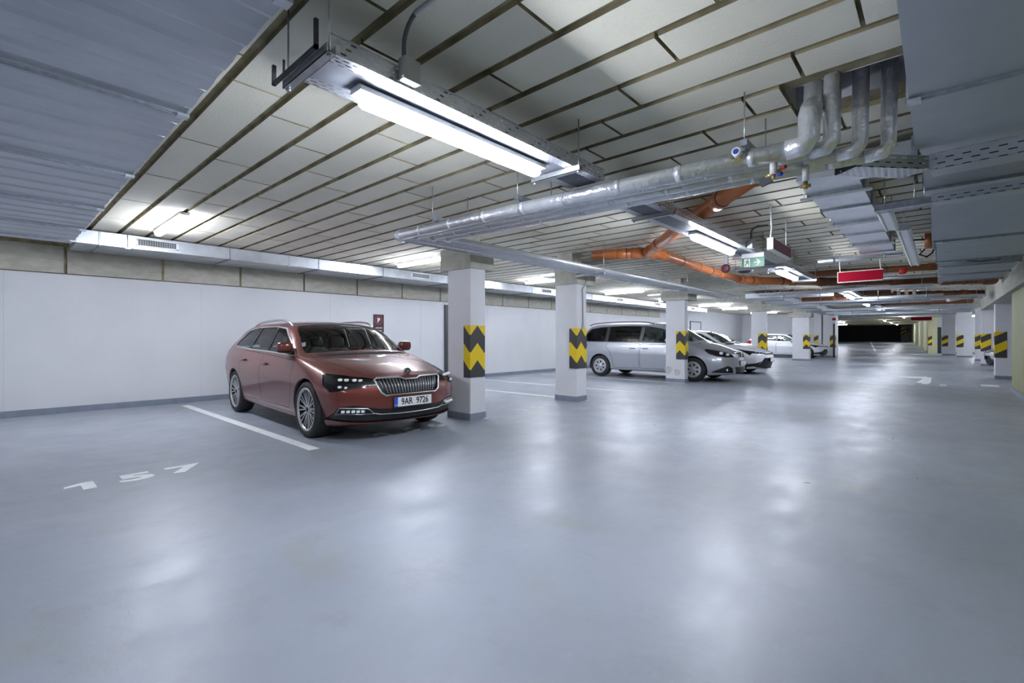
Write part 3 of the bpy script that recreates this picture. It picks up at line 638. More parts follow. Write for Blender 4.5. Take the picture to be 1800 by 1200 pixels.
for y, lb in ((7.0, 'hanger of the lane run above the second pillar'), (10.6, 'hanger of the lane run between second and third pillar')):
    e = empty('pipe_hanger', (-4.5, y, ZP-.08), 0, lb, 'hanger', 'strut hangers of the foil wrapped pipes')
    MB().box(-.3, .3, -.02, .02, -.03, 0).build('strut', M['flange'], e); rod(e, -.28, 0, -.03, ZC-ZP+.08); rod(e, .28, 0, -.03, ZC-ZP+.08)
e = empty('valve', (-.985, 3.36, ZP+.02), 0, 'valve with a white hand wheel and round blue cap on the front pipe', 'valve')
MB().tube([(0, -.03, 0), (0, -.085, .005)], .028, 16).build('hand_wheel', M['white_plastic'], e)
MB().tube([(0, -.084, .005), (0, -.088, .005)], .018, 16).build('cap', M['blue_cap'], e)
MB().tube([(0, -.01, -.01), (0, -.04, -.035)], .02, 10).build('body', M['brass'], e)
e = empty('valve', (-.80, 3.43, ZP-.07), 0, 'valve group with white actuator and dark fittings under the pipes', 'valve')
MB().tube([(0, 0, .02), (0, 0, -.06)], .022, 14).build('actuator', M['white_plastic'], e)
MB().tube([(0, 0, -.06), (0, 0, -.09)], .012, 12).tube([(-.05, .02, -.06), (.04, .02, -.04)], .018, 10).build('body', M['brass'], e)
MB().obox((-.05, .02, -.085), (.035, 0, .01), (0, .012, 0), (-.01, 0, .025)).build('bracket', M['dark_steel'], e)
MB().tube([(.03, -.01, -.07), (.055, -.02, -.07)], .012, 10).build('blue_knob', M['blue_cap'], e)
MB().tube([(.05, 0, -.03), (.075, -.02, -.03)], .012, 10).build('red_knob', M['red'], e)
e = empty('valve', (-.66, 3.66, ZP-.08), 0, 'small brass drain valve hanging below the pipes at the flat duct', 'valve')
MB().tube([(0, 0, .03), (0, 0, -.07)], .02, 12).build('body', M['white_plastic'], e); MB().tube([(0, 0, -.07), (0, 0, -.12)], .013, 12).tube([(-.03, 0, -.10), (.03, 0, -.10)], .012, 8).build('outlet', M['brass'], e)
# small foil wrapped side fitting and tray above the second pillar
for y, x, lb in ((8.2, -5.9, 'flat foil wrapped tray left of the second pillar head'), (14.2, -6.3, 'flat foil wrapped tray left of the third pillar head')):
    e = empty('cable_tray', (x, y, 2.55), 0, lb, 'cable tray')
    MB().box(-.65, .75, 0, .8, 0, .05).build('tray_sheet', M['foil'], e); MB().tube([(.4, -.02, .02), (.9, -.05, .0), (1.1, .1, .0)], .02, 8).build('fitting', M['dark_steel'], e)

# ------------------------------------------------------------------ orange and brown drain pipes
def drain(pts, r, m, label, sockets=(), clamps=()):
    e = empty('drain_pipe', (0, 0, 0), 0, label, 'drain pipe')
    pts = [Vector(p) for p in pts]
    MB().tube(pts, r, 20).build('pipe_run', M[m], e)
    def at(f):
        f *= len(pts)-1; i = min(int(f), len(pts)-2); q_ = f-i; return pts[i].lerp(pts[i+1], q_), (pts[i+1]-pts[i]).normalized()
    for f in sockets:
        c, d = at(f); MB().tube([c-d*r*1.1, c-d*r, c+d*r*.7, c+d*r*.8], [r*1.02, r*1.13, r*1.13, r*1.02], 20).build('socket', M[m], e)
    for f in clamps:
        c, d = at(f); a = MB(); a.tube([c-d*.015, c+d*.015], r*1.06, 20); rod(e, c.x, c.y, c.z+r, ZC); a.build('clamp', M['dark_steel'], e)
    return e
ZD = 2.66
drain([(-4.55, 7.15, ZD), (-3.68, 7.55, ZD)], .085, 'orange_pipe', 'orange drain pipe coming from the foil pipes to the junction', (.55, .8), (.62,))
drain([(-3.66, 7.50, ZD), (-2.50, 6.12, ZD+.01), (-1.25, 4.72, ZD+.03)], .085, 'orange_pipe', 'reddish drain pipe rising to the right over the cable tray', (.02, .17, .80), (.2, .82))
drain([(-3.66, 7.58, ZD), (-3.60, 8.0, ZD), (-3.66, 10.2, ZD-.01), (-3.62, 12.3, ZD-.03)], .085, 'orange_pipe', 'orange drain pipe running away from the junction to the third bay', (.04, .33, .60, .80), (.45, .7))
drain([(-3.62, 12.32, ZD-.03), (-3.35, 12.9, ZD-.03), (-2.3, 14.0, ZD-.04)], .095, 'orange_pipe', 'thick orange drain pipe behind the third lamp of the tray', (.05, .45, .8), (.3, .7))
drain([(-2.28, 14.02, ZD-.04), (-1.7, 14.5, ZD-.04), (.09, 15.59, ZD-.04)], .10, 'brown_pipe', 'long brown drain pipe right behind the red hanging sign', (.1, .5, .75), (.6,))
drain([(.1, 15.6, ZD-.04), (1.0, 16.2, ZD-.04)], .12, 'brown_pipe', 'thick brown drain pipe passing behind the red hanging sign to the right', (.03, .9), (.4,))
drain([(-2.6, 12.9, ZC-.12), (-.1, 13.3, ZC-.12), (.0, 13.35, ZC-.12)], .07, 'brown_pipe', 'slimmer brown drain pipe above the red hanging sign', (.2, .5), (.35,))
drain([(-1.3, 20.6, 2.68), (1.1, 21.9, 2.68)], .105, 'brown_pipe', 'brown drain pipe beyond the black valve, upper one', (.1, .55, .8), (.3, .7))
drain([(-2.3, 25.4, 2.69), (1.0, 26.2, 2.69)], .105, 'brown_pipe', 'brown drain pipe just above the far grey trays', (.2, .6), (.4,))
drain([(-3.9, 17.6, 2.685), (-1.2, 19.6, 2.685)], .105, 'brown_pipe', 'brown drain pipe left of the fourth lane lamp', (.3, .7), (.5,))
drain([(-3.9, 20.9, 2.685), (-1.5, 21.5, 2.685)], .10, 'brown_pipe', 'darker brown drain pipe behind the one by the fourth lamp', (.4,), (.6,))
# grey conduits and trays that cross the lane
for k_, (x0, x1, y, z, r, lb) in enumerate(((-1.65, -.45, 10.25, 2.62, .04, 'silver pipe crossing below the end of the flat duct'), (-1.6, .35, 14.0, 2.60, .045, 'silver pipe just above the brown pipe behind the red sign'), (-1.7, .1, 17.75, 2.40, .05, 'thick silver pipe under the red hanging sign'),
                                      (-3.9, -.2, 20.1, 2.41, .05, 'silver pipe crossing at the fourth lane lamp'), (-3.9, 1.0, 26.2, 2.37, .06, 'silver pipe crossing far back, just before the farthest one'), (-3.9, 1.0, 28.4, 2.38, .06, 'silver pipe crossing far back, the farthest one over the lane'), (-3.9, -2.3, 16.6, 2.50, .06, 'bent silver pipe above the fourth pillar'))):
    e = empty('steel_pipe', (0, 0, 0), 0, lb, 'steel pipe', 'silver pipes crossing the lane')
    MB().tube([(x0, y, z), (x1, y+.12, z)], r, 14).build('pipe_run', M['galv_bright'], e)
    for f in (.2, .8): x = x0+(x1-x0)*f; rod(e, x, y+.12*f, z+r); MB().tube([(x-.012, y+.12*f, z), (x+.012, y+.12*f, z)], r*1.15, 14).build('clamp', M['flange'], e)
for k_, (x0, x1, y, z, wd, lb) in enumerate(((-2.95, -1.95, 9.15, 2.43, .14, 'short perforated tray crossing right below the exit sign'), (-3.9, -.1, 15.0, 2.43, .25, 'grey tray crossing behind the third lamp'), (-3.8, 1.0, 18.9, 2.39, .3, 'grey tray crossing beyond the fourth lamp'), (-3.8, 1.0, 24.4, 2.38, .3, 'grey tray crossing at the fifth lane lamp'), (-4.0, 1.0, 33.0, 2.5, .4, 'grey tray crossing before the ramp'))):
    e = empty('cable_tray', (0, 0, 0), 0, lb, 'cable tray')
    a = MB(); a.box(x0, x1, y, y+wd, z, z+.003, 0); a.box(x0, x1, y, y+.003, z, z+.07, 1); a.box(x0, x1, y+wd, y+wd+.003, z, z+.07, 1); a.build('tray_sheet', [M['perf_x'], M['perf_xz']], e)
    for x in (x0+.2, x1-.2): rod(e, x, y-.01, z-.02)
e = empty('valve', (-.45, 20.6, 2.5), 0, 'black valve block on white plumbing over the lane', 'valve')
MB().box(-.0, .28, -.1, .1, 0, .25).sell((.1, 0, .02), (.16, .12, .1)).build('body', M['black'], e)
a = MB()
for i in range(4): a.tube([(-.75+i*.2, 0, -.02), (-.75+i*.2, 0, .28)], .05, 12)
a.tube([(-.85, 0, -.02), (.02, 0, -.02)], .06, 12); a.build('plumbing', M['white_plastic'], e)
for k_, (x, y, lb) in enumerate(((-3.9, 15.6, 'dark pipe clamp cluster above the fourth pillar'), (-1.95, 19.4, 'dark bracket cluster on the brown pipe near the fourth lamp'))):
    a = MB()
    for i in range(5): a.obox((x+i*.17, y+.05*i, 2.58-.03*(i % 2)), (.05, 0, .02), (0, .04, 0), (.01, 0, .035))
    a.tube([(x-.2, y, 2.56), (x+.9, y+.2, 2.56)], .015, 6); tag(a.build('pipe_bracket', M['black']), lb, 'pipe bracket')
e = empty('emergency_light', (-2.62, 9.2, 2.43), 0, 'white rimmed dark dome under the short perforated tray', 'dome light')
MB().lathe([(.0, -.005), (.12, -.005), (.145, -.02), (.145, 0), (0, 0)], (0, 0, 0), 'z', 24).build('rim', M['white_plastic'], e); MB().lathe([(.12, -.005), (.10, -.035), (.05, -.05), (0.0, -.052)], (0, 0, 0), 'z', 24).build('dome', M['dark_steel'], e)
tag(MB().sell((-.55, 12.6, 2.58), (.07, .07, .07), 3).build('fire_sounder', M['red']), 'small red sounder on the grey tray right of the red sign', 'alarm sounder')
a = MB()
for i in range(9): q = i*.16; a.tube([(.35+.05*i, 19.4, 2.42+.0*i), (.38+.05*i, 19.3, 2.36), (.42+.05*i, 19.35, 2.42)], .018, 6)
a.tube([(.2, 18.6, 2.30), (.8, 19.6, 2.46)], .05, 12); tag(a.build('spiral_conduit', M['white_plastic']), 'white ribbed hose by the nearest right pillar head', 'hose')

# ------------------------------------------------------------------ signs
e = empty('hanging_sign', (-1.10, 11.0, 2.27), R(-2), 'blank red hanging sign with white edges over the lane', 'hanging sign')
MB().box(-.34, .34, -.035, .035, 0, .19).build('panel', M['sign_red'], e); a = MB(); a.box(-.345, .345, -.04, .04, -.008, .004); a.box(-.345, .345, -.04, .04, .188, .2); a.box(-.35, -.338, -.04, .04, -.008, .2); a.build('frame', M['sign_white'], e)
[MB().tube([(x, 0, .19), (x-.01, 0, .35), (x, 0, ZC-2.27)], .008, 6).build('chain', M['white_plastic'], e) for x in (-.31, .31)]
e = empty('hanging_sign', (-1.52, 6.37, 2.285), 0, 'dark plum hanging sign seen edge on beside the exit sign', 'hanging sign')
MB().box(-.03, .03, 0, .95, 0, .13).build('panel', mat('sign_plum', (.12, .008, .02), .5), e); a = MB(); a.box(-.035, .035, -.012, .0, -.005, .135); a.box(-.035, .035, 0, .95, -.012, -.002); a.build('frame', M['sign_white'], e)
MB().tube([(0, .02, .13), (.01, .03, .25), (0, .02, ZC-2.285)], .010, 8).build('hanging_hose', M['white_plastic'], e); MB().tube([(0, .8, .13), (0, .8, ZC-2.285)], .005, 6).build('chain', M['white_plastic'], e)
e = empty('hanging_sign', (-.9, 43.6, 2.43), 0, 'small far red hanging sign before the pale yellow wall', 'hanging sign')
MB().box(-.55, .55, -.03, .03, 0, .24).build('panel', M['sign_red'], e); MB().box(-.56, .56, -.032, .032, -.03, 0).build('frame', M['sign_white'], e)
e = empty('exit_sign', (-2.23, 7.72, 2.27), 0, 'green emergency exit sign with running figure and white arrow', 'exit sign')
MB().box(0, .31, -.03, .03, .14, .205).build('housing', M['white_plastic'], e)
MB().box(0, .31, -.006, .006, 0, .14).build('panel', M['green'], e)
a = MB(); y_ = -.0075
a.prism([(.165, .062), (.165, .078), (.225, .078), (.195, .118), (.215, .118), (.262, .07), (.215, .022), (.195, .022), (.225, .062)], y_, y_+.001, 'y'); a.build('arrow', M['sign_white'], e)
a = MB(); a.box(.03, .115, y_, y_+.001, .01, .13); a.build('door_field', M['sign_white'], e)
a = MB(); y2 = -.0092
a.lathe([(0, 0), (.009, 0)], (.083, y2, .116), 'y', 12); a.prism([(.062, .07), (.072, .105), (.088, .102), (.082, .065)], y2, y2+.001, 'y'); a.prism([(.064, .07), (.046, .045), (.036, .022), (.046, .02), (.058, .04), (.078, .062)], y2, y2+.001, 'y')
a.prism([(.072, .068), (.092, .05), (.088, .018), (.098, .018), (.104, .056), (.084, .074)], y2, y2+.001, 'y'); a.prism([(.07, .10), (.048, .085), (.05, .07), (.058, .08), (.074, .088)], y2, y2+.001, 'y'); a.prism([(.086, .10), (.1, .082), (.112, .088), (.108, .078), (.096, .072), (.082, .088)], y2, y2+.001, 'y')
a.build('running_figure', M['green'], e)
e = empty('alarm_bell', (-2.5, 7.8, 2.27), 0, 'dark red disc shaped bell left of the exit sign', 'alarm bell')  # an alarm bell, not a sign
MB().lathe([(0, -.02), (.05, -.02), (.065, -.01), (.07, .02), (0, .02)], (0, 0, .03), 'y', 20).build('gong', M['sign_maroon'], e); MB().box(-.03, .03, .02, .05, .0, ZC-2.27).build('bracket', M['grey_plastic'], e)
# parking sign on the left wall
e = empty('parking_sign', (WX+.001, 6.54, 1.33), 0, 'dark plum parking sign with a P in a red ring on the left wall', 'parking sign')
MB().box(0, .006, -.15, .15, 0, .46).build('plate', M['sign_dark'], e)
a = MB(); n = 36
pts = [(r_*math.cos(2*math.pi*i/n), r_*math.sin(2*math.pi*i/n)) for r_ in (.105, .09) for i in range(n)]
a.add([(.008, u, .31+v) for u, v in pts], [(i, (i+1) % n, n+(i+1) % n, n+i) for i in range(n)]); a.build('ring', mat('ring_red', (.42, .03, .05), .5), e)
text_mesh('P', 'letter', M['sign_white'], e, .15, .001, loc=(.008, .0, .31), rot=(R(90), 0, R(90)), bold=.006)
a = MB(); a.box(.006, .008, -.08, .1, .118, .132); a.box(.006, .008, -.01, .08, .05, .062); a.build('caption_lines', M['sign_white'], e)
# extinguishers
for x, y, s_, lb in ((-7.2, 35.9, 1, 'blurred red fire extinguisher on the far left wall above the white car'), (-3.05, 80.6, 1.15, 'red fire extinguisher at the top of the ramp beside the yellow wall')):
    e = empty('fire_extinguisher', (x, y, .95 if s_ == 1 else 1.9), 0, lb, 'fire extinguisher')
    MB().lathe([(0, 0), (.075*s_, 0), (.08*s_, .03), (.08*s_, .42*s_), (.05*s_, .5*s_), (.02*s_, .52*s_), (0, .52*s_)], (0, -.1, 0), 'z', 20).build('cylinder', M['red'], e)
    MB().tube([(0, -.1, .52*s_), (0, -.1, .58*s_), (.08*s_, -.1, .6*s_)], .015*s_, 8).build('valve_head', M['black'], e)
    MB().tube([(.02, -.14, .56*s_), (.12*s_, -.16, .5*s_), (.12*s_, -.16, .2*s_)], .012*s_, 8).build('hose', M['black'], e)

# ------------------------------------------------------------------ cars
def pchip(tab):
    xs = np.array([p[0] for p in tab], float); ys = np.array([p[1] for p in tab], float)
    h = np.diff(xs); d = np.diff(ys)/h; mm = np.zeros(len(xs)); mm[0] = d[0]; mm[-1] = d[-1]
    for i in range(1, len(xs)-1):
        if d[i-1]*d[i] > 0:
            w1 = 2*h[i]+h[i-1]; w2 = h[i]+2*h[i-1]; mm[i] = (w1+w2)/(w1/d[i-1]+w2/d[i])
    def f(x):
        x = min(max(x, xs[0]), xs[-1]); i = min(max(int(np.searchsorted(xs, x))-1, 0), len(h)-1)
        t_ = (x-xs[i])/h[i]
        return float((2*t_**3-3*t_**2+1)*ys[i]+(t_**3-2*t_**2+t_)*h[i]*mm[i]+(-2*t_**3+3*t_**2)*ys[i+1]+(t_**3-t_**2)*h[i]*mm[i+1])
    return f
def cat_rom(P, per):
    out = []; n = len(P)
    for i in range(n-1):
        p0, p1, p2, p3 = P[max(i-1, 0)], P[i], P[i+1], P[min(i+2, n-1)]
        for k in range(per[i]):
            t_ = k/per[i]; out.append(tuple(.5*((2*b)+(-a+c_)*t_+(2*a-5*b+4*c_-d_)*t_*t_+(-a+3*b-3*c_+d_)*t_**3) for a, b, c_, d_ in zip(p0, p1, p2, p3)))
    out.append(P[-1]); return out
def inside(poly, p):
    c_ = False; x, y = p
    for i in range(len(poly)):
        x1, y1 = poly[i]; x2, y2 = poly[i-1]
        if (y1 > y) != (y2 > y) and x < (x2-x1)*(y-y1)/(y2-y1)+x1: c_ = not c_
    return c_
def cut(bm, poly, O, U, V, N, filt=None):
    O, U, V, N = map(Vector, (O, U, V, N)); us = [p[0] for p in poly]; vs = [p[1] for p in poly]; mg = .012
    u0, u1, v0, v1 = min(us)-mg, max(us)+mg, min(vs)-mg, max(vs)+mg
    cand = []
    for f in bm.faces:
        if f.normal.dot(N) < .04: continue
        if filt and not filt(f.calc_center_median()): continue
        q = [((v.co-O).dot(U), (v.co-O).dot(V)) for v in f.verts]
        if max(a for a, b_ in q) < u0 or min(a for a, b_ in q) > u1 or max(b_ for a, b_ in q) < v0 or min(b_ for a, b_ in q) > v1: continue
        cand.append(f)
    n = len(poly)
    for i in range(n):
        a, b_ = poly[i], poly[(i+1) % n]
        e0, e1 = Vector((a[0], a[1])), Vector((b_[0], b_[1]))
        if (e1-e0).length < 1e-5: continue
        d = (e1-e0).normalized(); no = U*(-d.y)+V*d.x; co = O+U*a[0]+V*a[1]
        # only faces the segment runs through
        lo = [min(e0[k], e1[k])-.02 for k in (0, 1)]; hi = [max(e0[k], e1[k])+.02 for k in (0, 1)]
        sel = []; rest = []
        for f in cand:
            q = [((v.co-O).dot(U), (v.co-O).dot(V)) for v in f.verts]
            if max(x for x, y in q) < lo[0] or min(x for x, y in q) > hi[0] or max(y for x, y in q) < lo[1] or min(y for x, y in q) > hi[1]: rest.append(f)
            else: sel.append(f)
        if not sel: continue
        g = set(sel)
        for f in sel: g.update(f.edges); g.update(f.verts)
        r = bmesh.ops.bisect_plane(bm, geom=list(g), dist=1e-5, plane_co=co, plane_no=no)
        new = set(x for x in r['geom'] if isinstance(x, bmesh.types.BMFace) and x.is_valid)
        cand = [f for f in rest if f.is_valid]+list(new)
    cand = list(dict.fromkeys(cand)); out = []
    for f in cand:
        c_ = f.calc_center_median()-O
        if inside(poly, (c_.dot(U), c_.dot(V))): out.append(f)
    return out
def take(bm, faces, name, m, parent, off=0, delete=True, thick=0, keepmats=None):
    vm = {}; vs = []; fs = []; ms = []
    for f in faces:
        ids = []
        for v in f.verts:
            if v not in vm: vm[v] = len(vs); vs.append(v.co+v.normal*off)
            ids.append(vm[v])
        fs.append(ids); ms.append(f.material_index if keepmats else 0)
    me = bpy.data.meshes.new(name); me.from_pydata(vs, [], fs)
    for x in (keepmats or [m]): me.materials.append(x)
    me.polygons.foreach_set('material_index', ms); me.polygons.foreach_set('use_smooth', [True]*len(fs))
    o = bpy.data.objects.new(name, me); COL.objects.link(o); o.parent = parent
    if thick:
        s_ = o.modifiers.new('solid', 'SOLIDIFY'); s_.thickness = thick; s_.offset = -1
    if delete: bmesh.ops.delete(bm, geom=faces, context='FACES_ONLY')
    return o
def round_poly(pts, r=.03, n=3):
    out = []; k = len(pts)
    for i in range(k):
        p, a, b_ = Vector(pts[i]), Vector(pts[i-1]), Vector(pts[(i+1) % k])
        da, db = (a-p), (b_-p); rr = min(r, da.length*.4, db.length*.4); s_, e_ = p+da.normalized()*rr, p+db.normalized()*rr
        for j in range(n+1):
            t_ = j/n; q = s_*(1-t_)**2+p*2*t_*(1-t_)+e_*t_**2; out.append((q.x, q.y))
    return out
def inset(poly, d):
    # shift every edge inwards by d
    n = len(poly); A = sum(poly[i-1][0]*poly[i][1]-poly[i][0]*poly[i-1][1] for i in range(n)); sg = 1 if A > 0 else -1; out = []
    for i in range(n):
        p, a, b_ = Vector(poly[i]), Vector(poly[i-1]), Vector(poly[(i+1) % n])
        d1, d2 = (p-a).normalized(), (b_-p).normalized()
        n1, n2 = Vector((-d1.y, d1.x))*sg, Vector((-d2.y, d2.x))*sg; m_ = n1+n2
        m_ = m_/max(.35, m_.length_squared)*2 if m_.length > 1e-6 else n1
        q = p+m_*d; out.append((q.x, q.y))
    return out
def wheel(style, rad, wid, side, parent, loc):
    w_ = MB(); h_ = wid/2; rr = rad*.745 if style == 'multi' else rad*.64
    w_.lathe([(rr, -h_*.85), (rr+.02, -h_), (rad-.035, -h_*1.02), (rad-.008, -h_*.82), (rad, -h_*.5), (rad, h_*.5), (rad-.008, h_*.82), (rad-.035, h_*1.02), (rr+.02, h_), (rr, h_*.85)], (0, 0, 0), 'y', 48)
    t_ = w_.build('tyre', M['rubber'], parent); t_.location = loc
    s_ = side; a = MB()
    a.lathe([(rr, s_*h_*.85), (rr+.012, s_*h_*.93), (rr+.004, s_*h_*.99), (rr-.012, s_*h_*.95), (rr-.02, s_*h_*.8)], (0, 0, 0), 'y', 48)
    a.lathe([(rr-.02, s_*h_*.8), (rr-.025, s_*h_*.5), (rr-.03, -s_*h_*.8)], (0, 0, 0), 'y', 48, 1)
    face = s_*h_*.82
    if style == 'multi':
        for k in range(10):
            for dq, m0 in ((-.085, 0), (.085, 0)):
                q = 2*math.pi*k/10; q1 = q+dq*1.55; q0 = q+dq*.9
                p0 = Vector((math.cos(q0)*.055, 0, math.sin(q0)*.055)); p1 = Vector((math.cos(q1)*(rr-.008), 0, math.sin(q1)*(rr-.008)))
                d = (p1-p0).normalized(); tt = Vector((-d.z, 0, d.x)); L_ = (p1-p0).length/2; c0 = (p0+p1)/2
                vs = []
                for f_, wd_ in ((-1, .0095), (1, .008)):
                    for sy in (-1, 1):
                        for st in (-1, 1):
                            yy = face-(.012 if f_ < 0 else 0)*s_ + (0 if sy > 0 else -.022*s_); vs.append(c0+d*L_*f_+tt*wd_*st+Vector((0, yy, 0)))
                a.add(vs, [(0, 1, 3, 2), (4, 6, 7, 5), (0, 4, 5, 1), (2, 3, 7, 6), (0, 2, 6, 4), (1, 5, 7, 3)])
        a.lathe([(0, face-.004*s_), (.05, face-.006*s_), (.07, face-.03*s_)], (0, 0, 0), 'y', 20)
    else:
        for k in range(7):
            q = 2*math.pi*k/7; d = Vector((math.cos(q), 0, math.sin(q))); tt = Vector((-d.z, 0, d.x)); vs = []
            for f_, wd_ in ((.06, .030), (rr-.045, .036)):
                for yy in (face, face-.02*s_):
                    for st in (-1, 1): vs.append(d*f_+tt*wd_*st+Vector((0, yy, 0)))
            a.add(vs, [(0, 1, 3, 2), (4, 6, 7, 5), (0, 4, 5, 1), (2, 3, 7, 6), (0, 2, 6, 4), (1, 5, 7, 3)])
        a.lathe([(rr-.055, face), (rr-.005, face+.003*s_), (rr-.005, face-.02*s_), (rr-.055, face-.02*s_)], (0, 0, 0), 'y', 40)
        a.lathe([(0, face+.008*s_), (.06, face+.004*s_), (.085, face-.01*s_), (.085, face-.03*s_)], (0, 0, 0), 'y', 24)
    a.build('rim', [M['alloy'] if style == 'multi' else M['hub_cover'], M['black']], t_)
    MB().lathe([(0, face-.075*s_), (rr-.02, face-.075*s_), (rr-.02, face-.08*s_)], (0, 0, 0), 'y', 32).build('brake_disc', M['black'], t_)
    MB().lathe([(0, face+.002*s_), (.028, face+.001*s_), (.030, face-.006*s_)], (0, 0, 0), 'y', 16).build('hub_cap', M['black'] if style == 'multi' else M['satin'], t_)
    return t_

def make_car(S, label):
    L_, W, H = S['L'], S['W'], S['H']; hl = L_/2; T = {k: pchip(v) for k, v in S['tab'].items()}
    car = empty('car', (0, 0, 0), 0, label, 'car'); paint = S['paint']
    Ff = lambda y, z: S['fa']*abs(y/W)**S['fp'] + S['fprof'](z)
    Fr = lambda y, z: S['ra']*abs(y/W)**3 + S['rprof'](z)
    sx = lambda s, y, z: s+Ff(y, z)*max(0, 1-s/S['ff'])**1.4 - Fr(y, z)*max(0, 1-(L_-s)/S['rf'])**1.4
    xat = lambda y, z: hl-Ff(y, z)
    def ring(s):
        zb, wl, wm, zs, wb, zbe, wr, zr, zt = [T[k](s) for k in ('zb', 'wl', 'wm', 'zs', 'wb', 'zbe', 'wr', 'zr', 'zt')]
        P = [(0, zb+.02), (wl*.85, zb+.015), (wl*.985, zb+.03), (wl+.35*(wm-wl), zb+.12), (wm*.995, zs-.13), (wm, zs), (wm-.45*(wm-wb), zs+.62*(zbe-zs)), (wb, zbe),
             (wb+.5*(wr-wb)+.014, zbe+.5*(zr-zbe)), (wr, zr), (wr*.6, zr+(zt-zr)*.72), (0, zt)]
        return cat_rom(P, [4, 3, 3, 5, 4, 4, 4, 7, 7, 6, 8])
    ss = sorted(set([round(x, 4) for x in list(np.linspace(0, .12, 6))+list(np.linspace(.12, 1.4, 34))+list(np.linspace(1.4, L_-1.0, 46))+list(np.linspace(L_-1.0, L_-.12, 22))+list(np.linspace(L_-.12, L_, 6))]))
    verts = []; rings = []
    def edge_scale(s):
        a_ = .93 if s < .12 else 1; e0 = 1-.045*max(0, 1-s/.12)**2; e1 = 1-.045*max(0, 1-(L_-s)/.12)**2; return e0*e1
    def put(y, z, s, sc, zc): 
        y, z = y*sc, zc+(z-zc)*sc; return (hl-sx(s, y, z), y, z)
    allrings = []
    for kk in (0, .2, .4, .6, .8): allrings.append((0, kk))
    for s in ss: allrings.append((s, 1))
    for kk in (.8, .6, .4, .2, 0): allrings.append((L_, kk))
    nr = None; V_ = []; F_ = []
    for s, kk in allrings:
        h_ = ring(s); full = h_+[(-y, z) for y, z in h_[-2:0:-1]]; zc = (h_[0][1]+h_[-1][1])/2; nr = len(full)
        sc = edge_scale(s)*kk if kk < 1 else edge_scale(s)
        V_ += [put(y, z, s, max(sc, .004), zc) for y, z in full]
    for i in range(len(allrings)-1):
        for j in range(nr): F_.append((i*nr+j, i*nr+(j+1) % nr, (i+1)*nr+(j+1) % nr, (i+1)*nr+j))
    bm = bmesh.new(); bv = [bm.verts.new(v) for v in V_]
    for f in F_: bm.faces.new([bv[i] for i in f])
    bmesh.ops.remove_doubles(bm, verts=bm.verts, dist=.0008); bmesh.ops.recalc_face_normals(bm, faces=bm.faces); bm.normal_update()
    for f in bm.faces:
        f.smooth = True; c_ = f.calc_center_median()
        if f.normal.z < -.75 and c_.z < .36: f.material_index = 1
    X = Vector((-1, 0, 0)); Z = Vector((0, 0, 1)); Yv = Vector((0, 1, 0)); O = Vector((hl, 0, 0)); mats = [paint, M['gap'], M['black'], M['chrome']]
    sides = (1, -1)
    # wheel arches
    rw = S['rw']; ra = S['arch']
    for s0, z0 in ((S['s1'], rw), (S['s2'], rw)):
        for sg in sides:
            circ = [(s0+ra*math.cos(q), z0+ra*1.0*math.sin(q)) for q in [2*math.pi*i/36 for i in range(36)]]
            fs = cut(bm, circ, O, X, Z, Yv*sg, lambda c_: abs(c_.y) > W*.5)
            ed = set(e for f in fs for e in f.edges); bmesh.ops.delete(bm, geom=fs, context='FACES_ONLY')
            ed = [e for e in ed if e.is_valid and e.is_boundary and abs(((e.verts[0].co.x-(hl-s0))**2+(e.verts[0].co.z-z0)**2)**.5-ra) < .02 and abs(((e.verts[1].co.x-(hl-s0))**2+(e.verts[1].co.z-z0)**2)**.5-ra) < .02 and e.verts[0].co.y*sg > W*.5]
            r = bmesh.ops.extrude_edge_only(bm, edges=ed)
            for v in [g for g in r['geom'] if isinstance(g, bmesh.types.BMVert)]: v.co.y -= sg*.05
            for f in [g for g in r['geom'] if isinstance(g, bmesh.types.BMFace)]: f.material_index = 2
    bm.normal_update()
    for s0 in (S['s1'], S['s2']):
        for sg in sides:
            a = MB(); a.lathe([(ra+.01, sg*(W-.06)), (ra+.01, sg*(W-.42)), (.02, sg*(W-.42))], (hl-s0, 0, rw), 'y', 28, 0, True, -.25, math.pi+.25); a.build('wheel_well', M['black'], car)
    # side windows: trim, then panes
    for sg in sides:
        Nn = Yv*sg; ft = lambda c_, sg=sg: c_.y*sg > .35
        dlo = S['dlo']
        fs = cut(bm, dlo, O, X, Z, Nn, ft); tr = take(bm, fs, 'window_trim', M[S.get('trim', 'satin')], car, .002, delete=True, thick=.004)
        bm2 = bmesh.new(); bm2.from_mesh(tr.data); bm2.normal_update()
        inn = inset(dlo, S.get('trimw', .016))
        fi = cut(bm2, inn, O, X, Z, Nn, None)
        # black pillars first, panes cut out of it
        bmi = bmesh.new(); vm = {}
        for f in fi:
            ids = []
            for v in f.verts:
                if v not in vm: vm[v] = bmi.verts.new(v.co)
                ids.append(vm[v])
            try: nf = bmi.faces.new(ids); nf.smooth = True
            except ValueError: pass
        bmesh.ops.delete(bm2, geom=fi, context='FACES'); bm2.to_mesh(tr.data); bm2.free(); bmi.normal_update()
        for i, (pane, gm) in enumerate(S['panes']):
            bmi.normal_update(); fs = cut(bmi, pane, O, X, Z, Nn, None)
            take(bmi, fs, 'side_window', M[gm], car, -.006, delete=True)
        me = bpy.data.meshes.new('window_pillar'); bmi.to_mesh(me); bmi.free(); me.materials.append(M['black'])
        o = bpy.data.objects.new('window_pillar', me); COL.objects.link(o); o.parent = car
    # windscreen and rear window
    fs = cut(bm, S['screen'], (0, 0, 0), Yv, Z, Vector((1, 0, 0)), lambda c_: S['scr_s'][0] < hl-c_.x < S['scr_s'][1])
    take(bm, fs, 'windscreen', M['glass'], car, -.003)
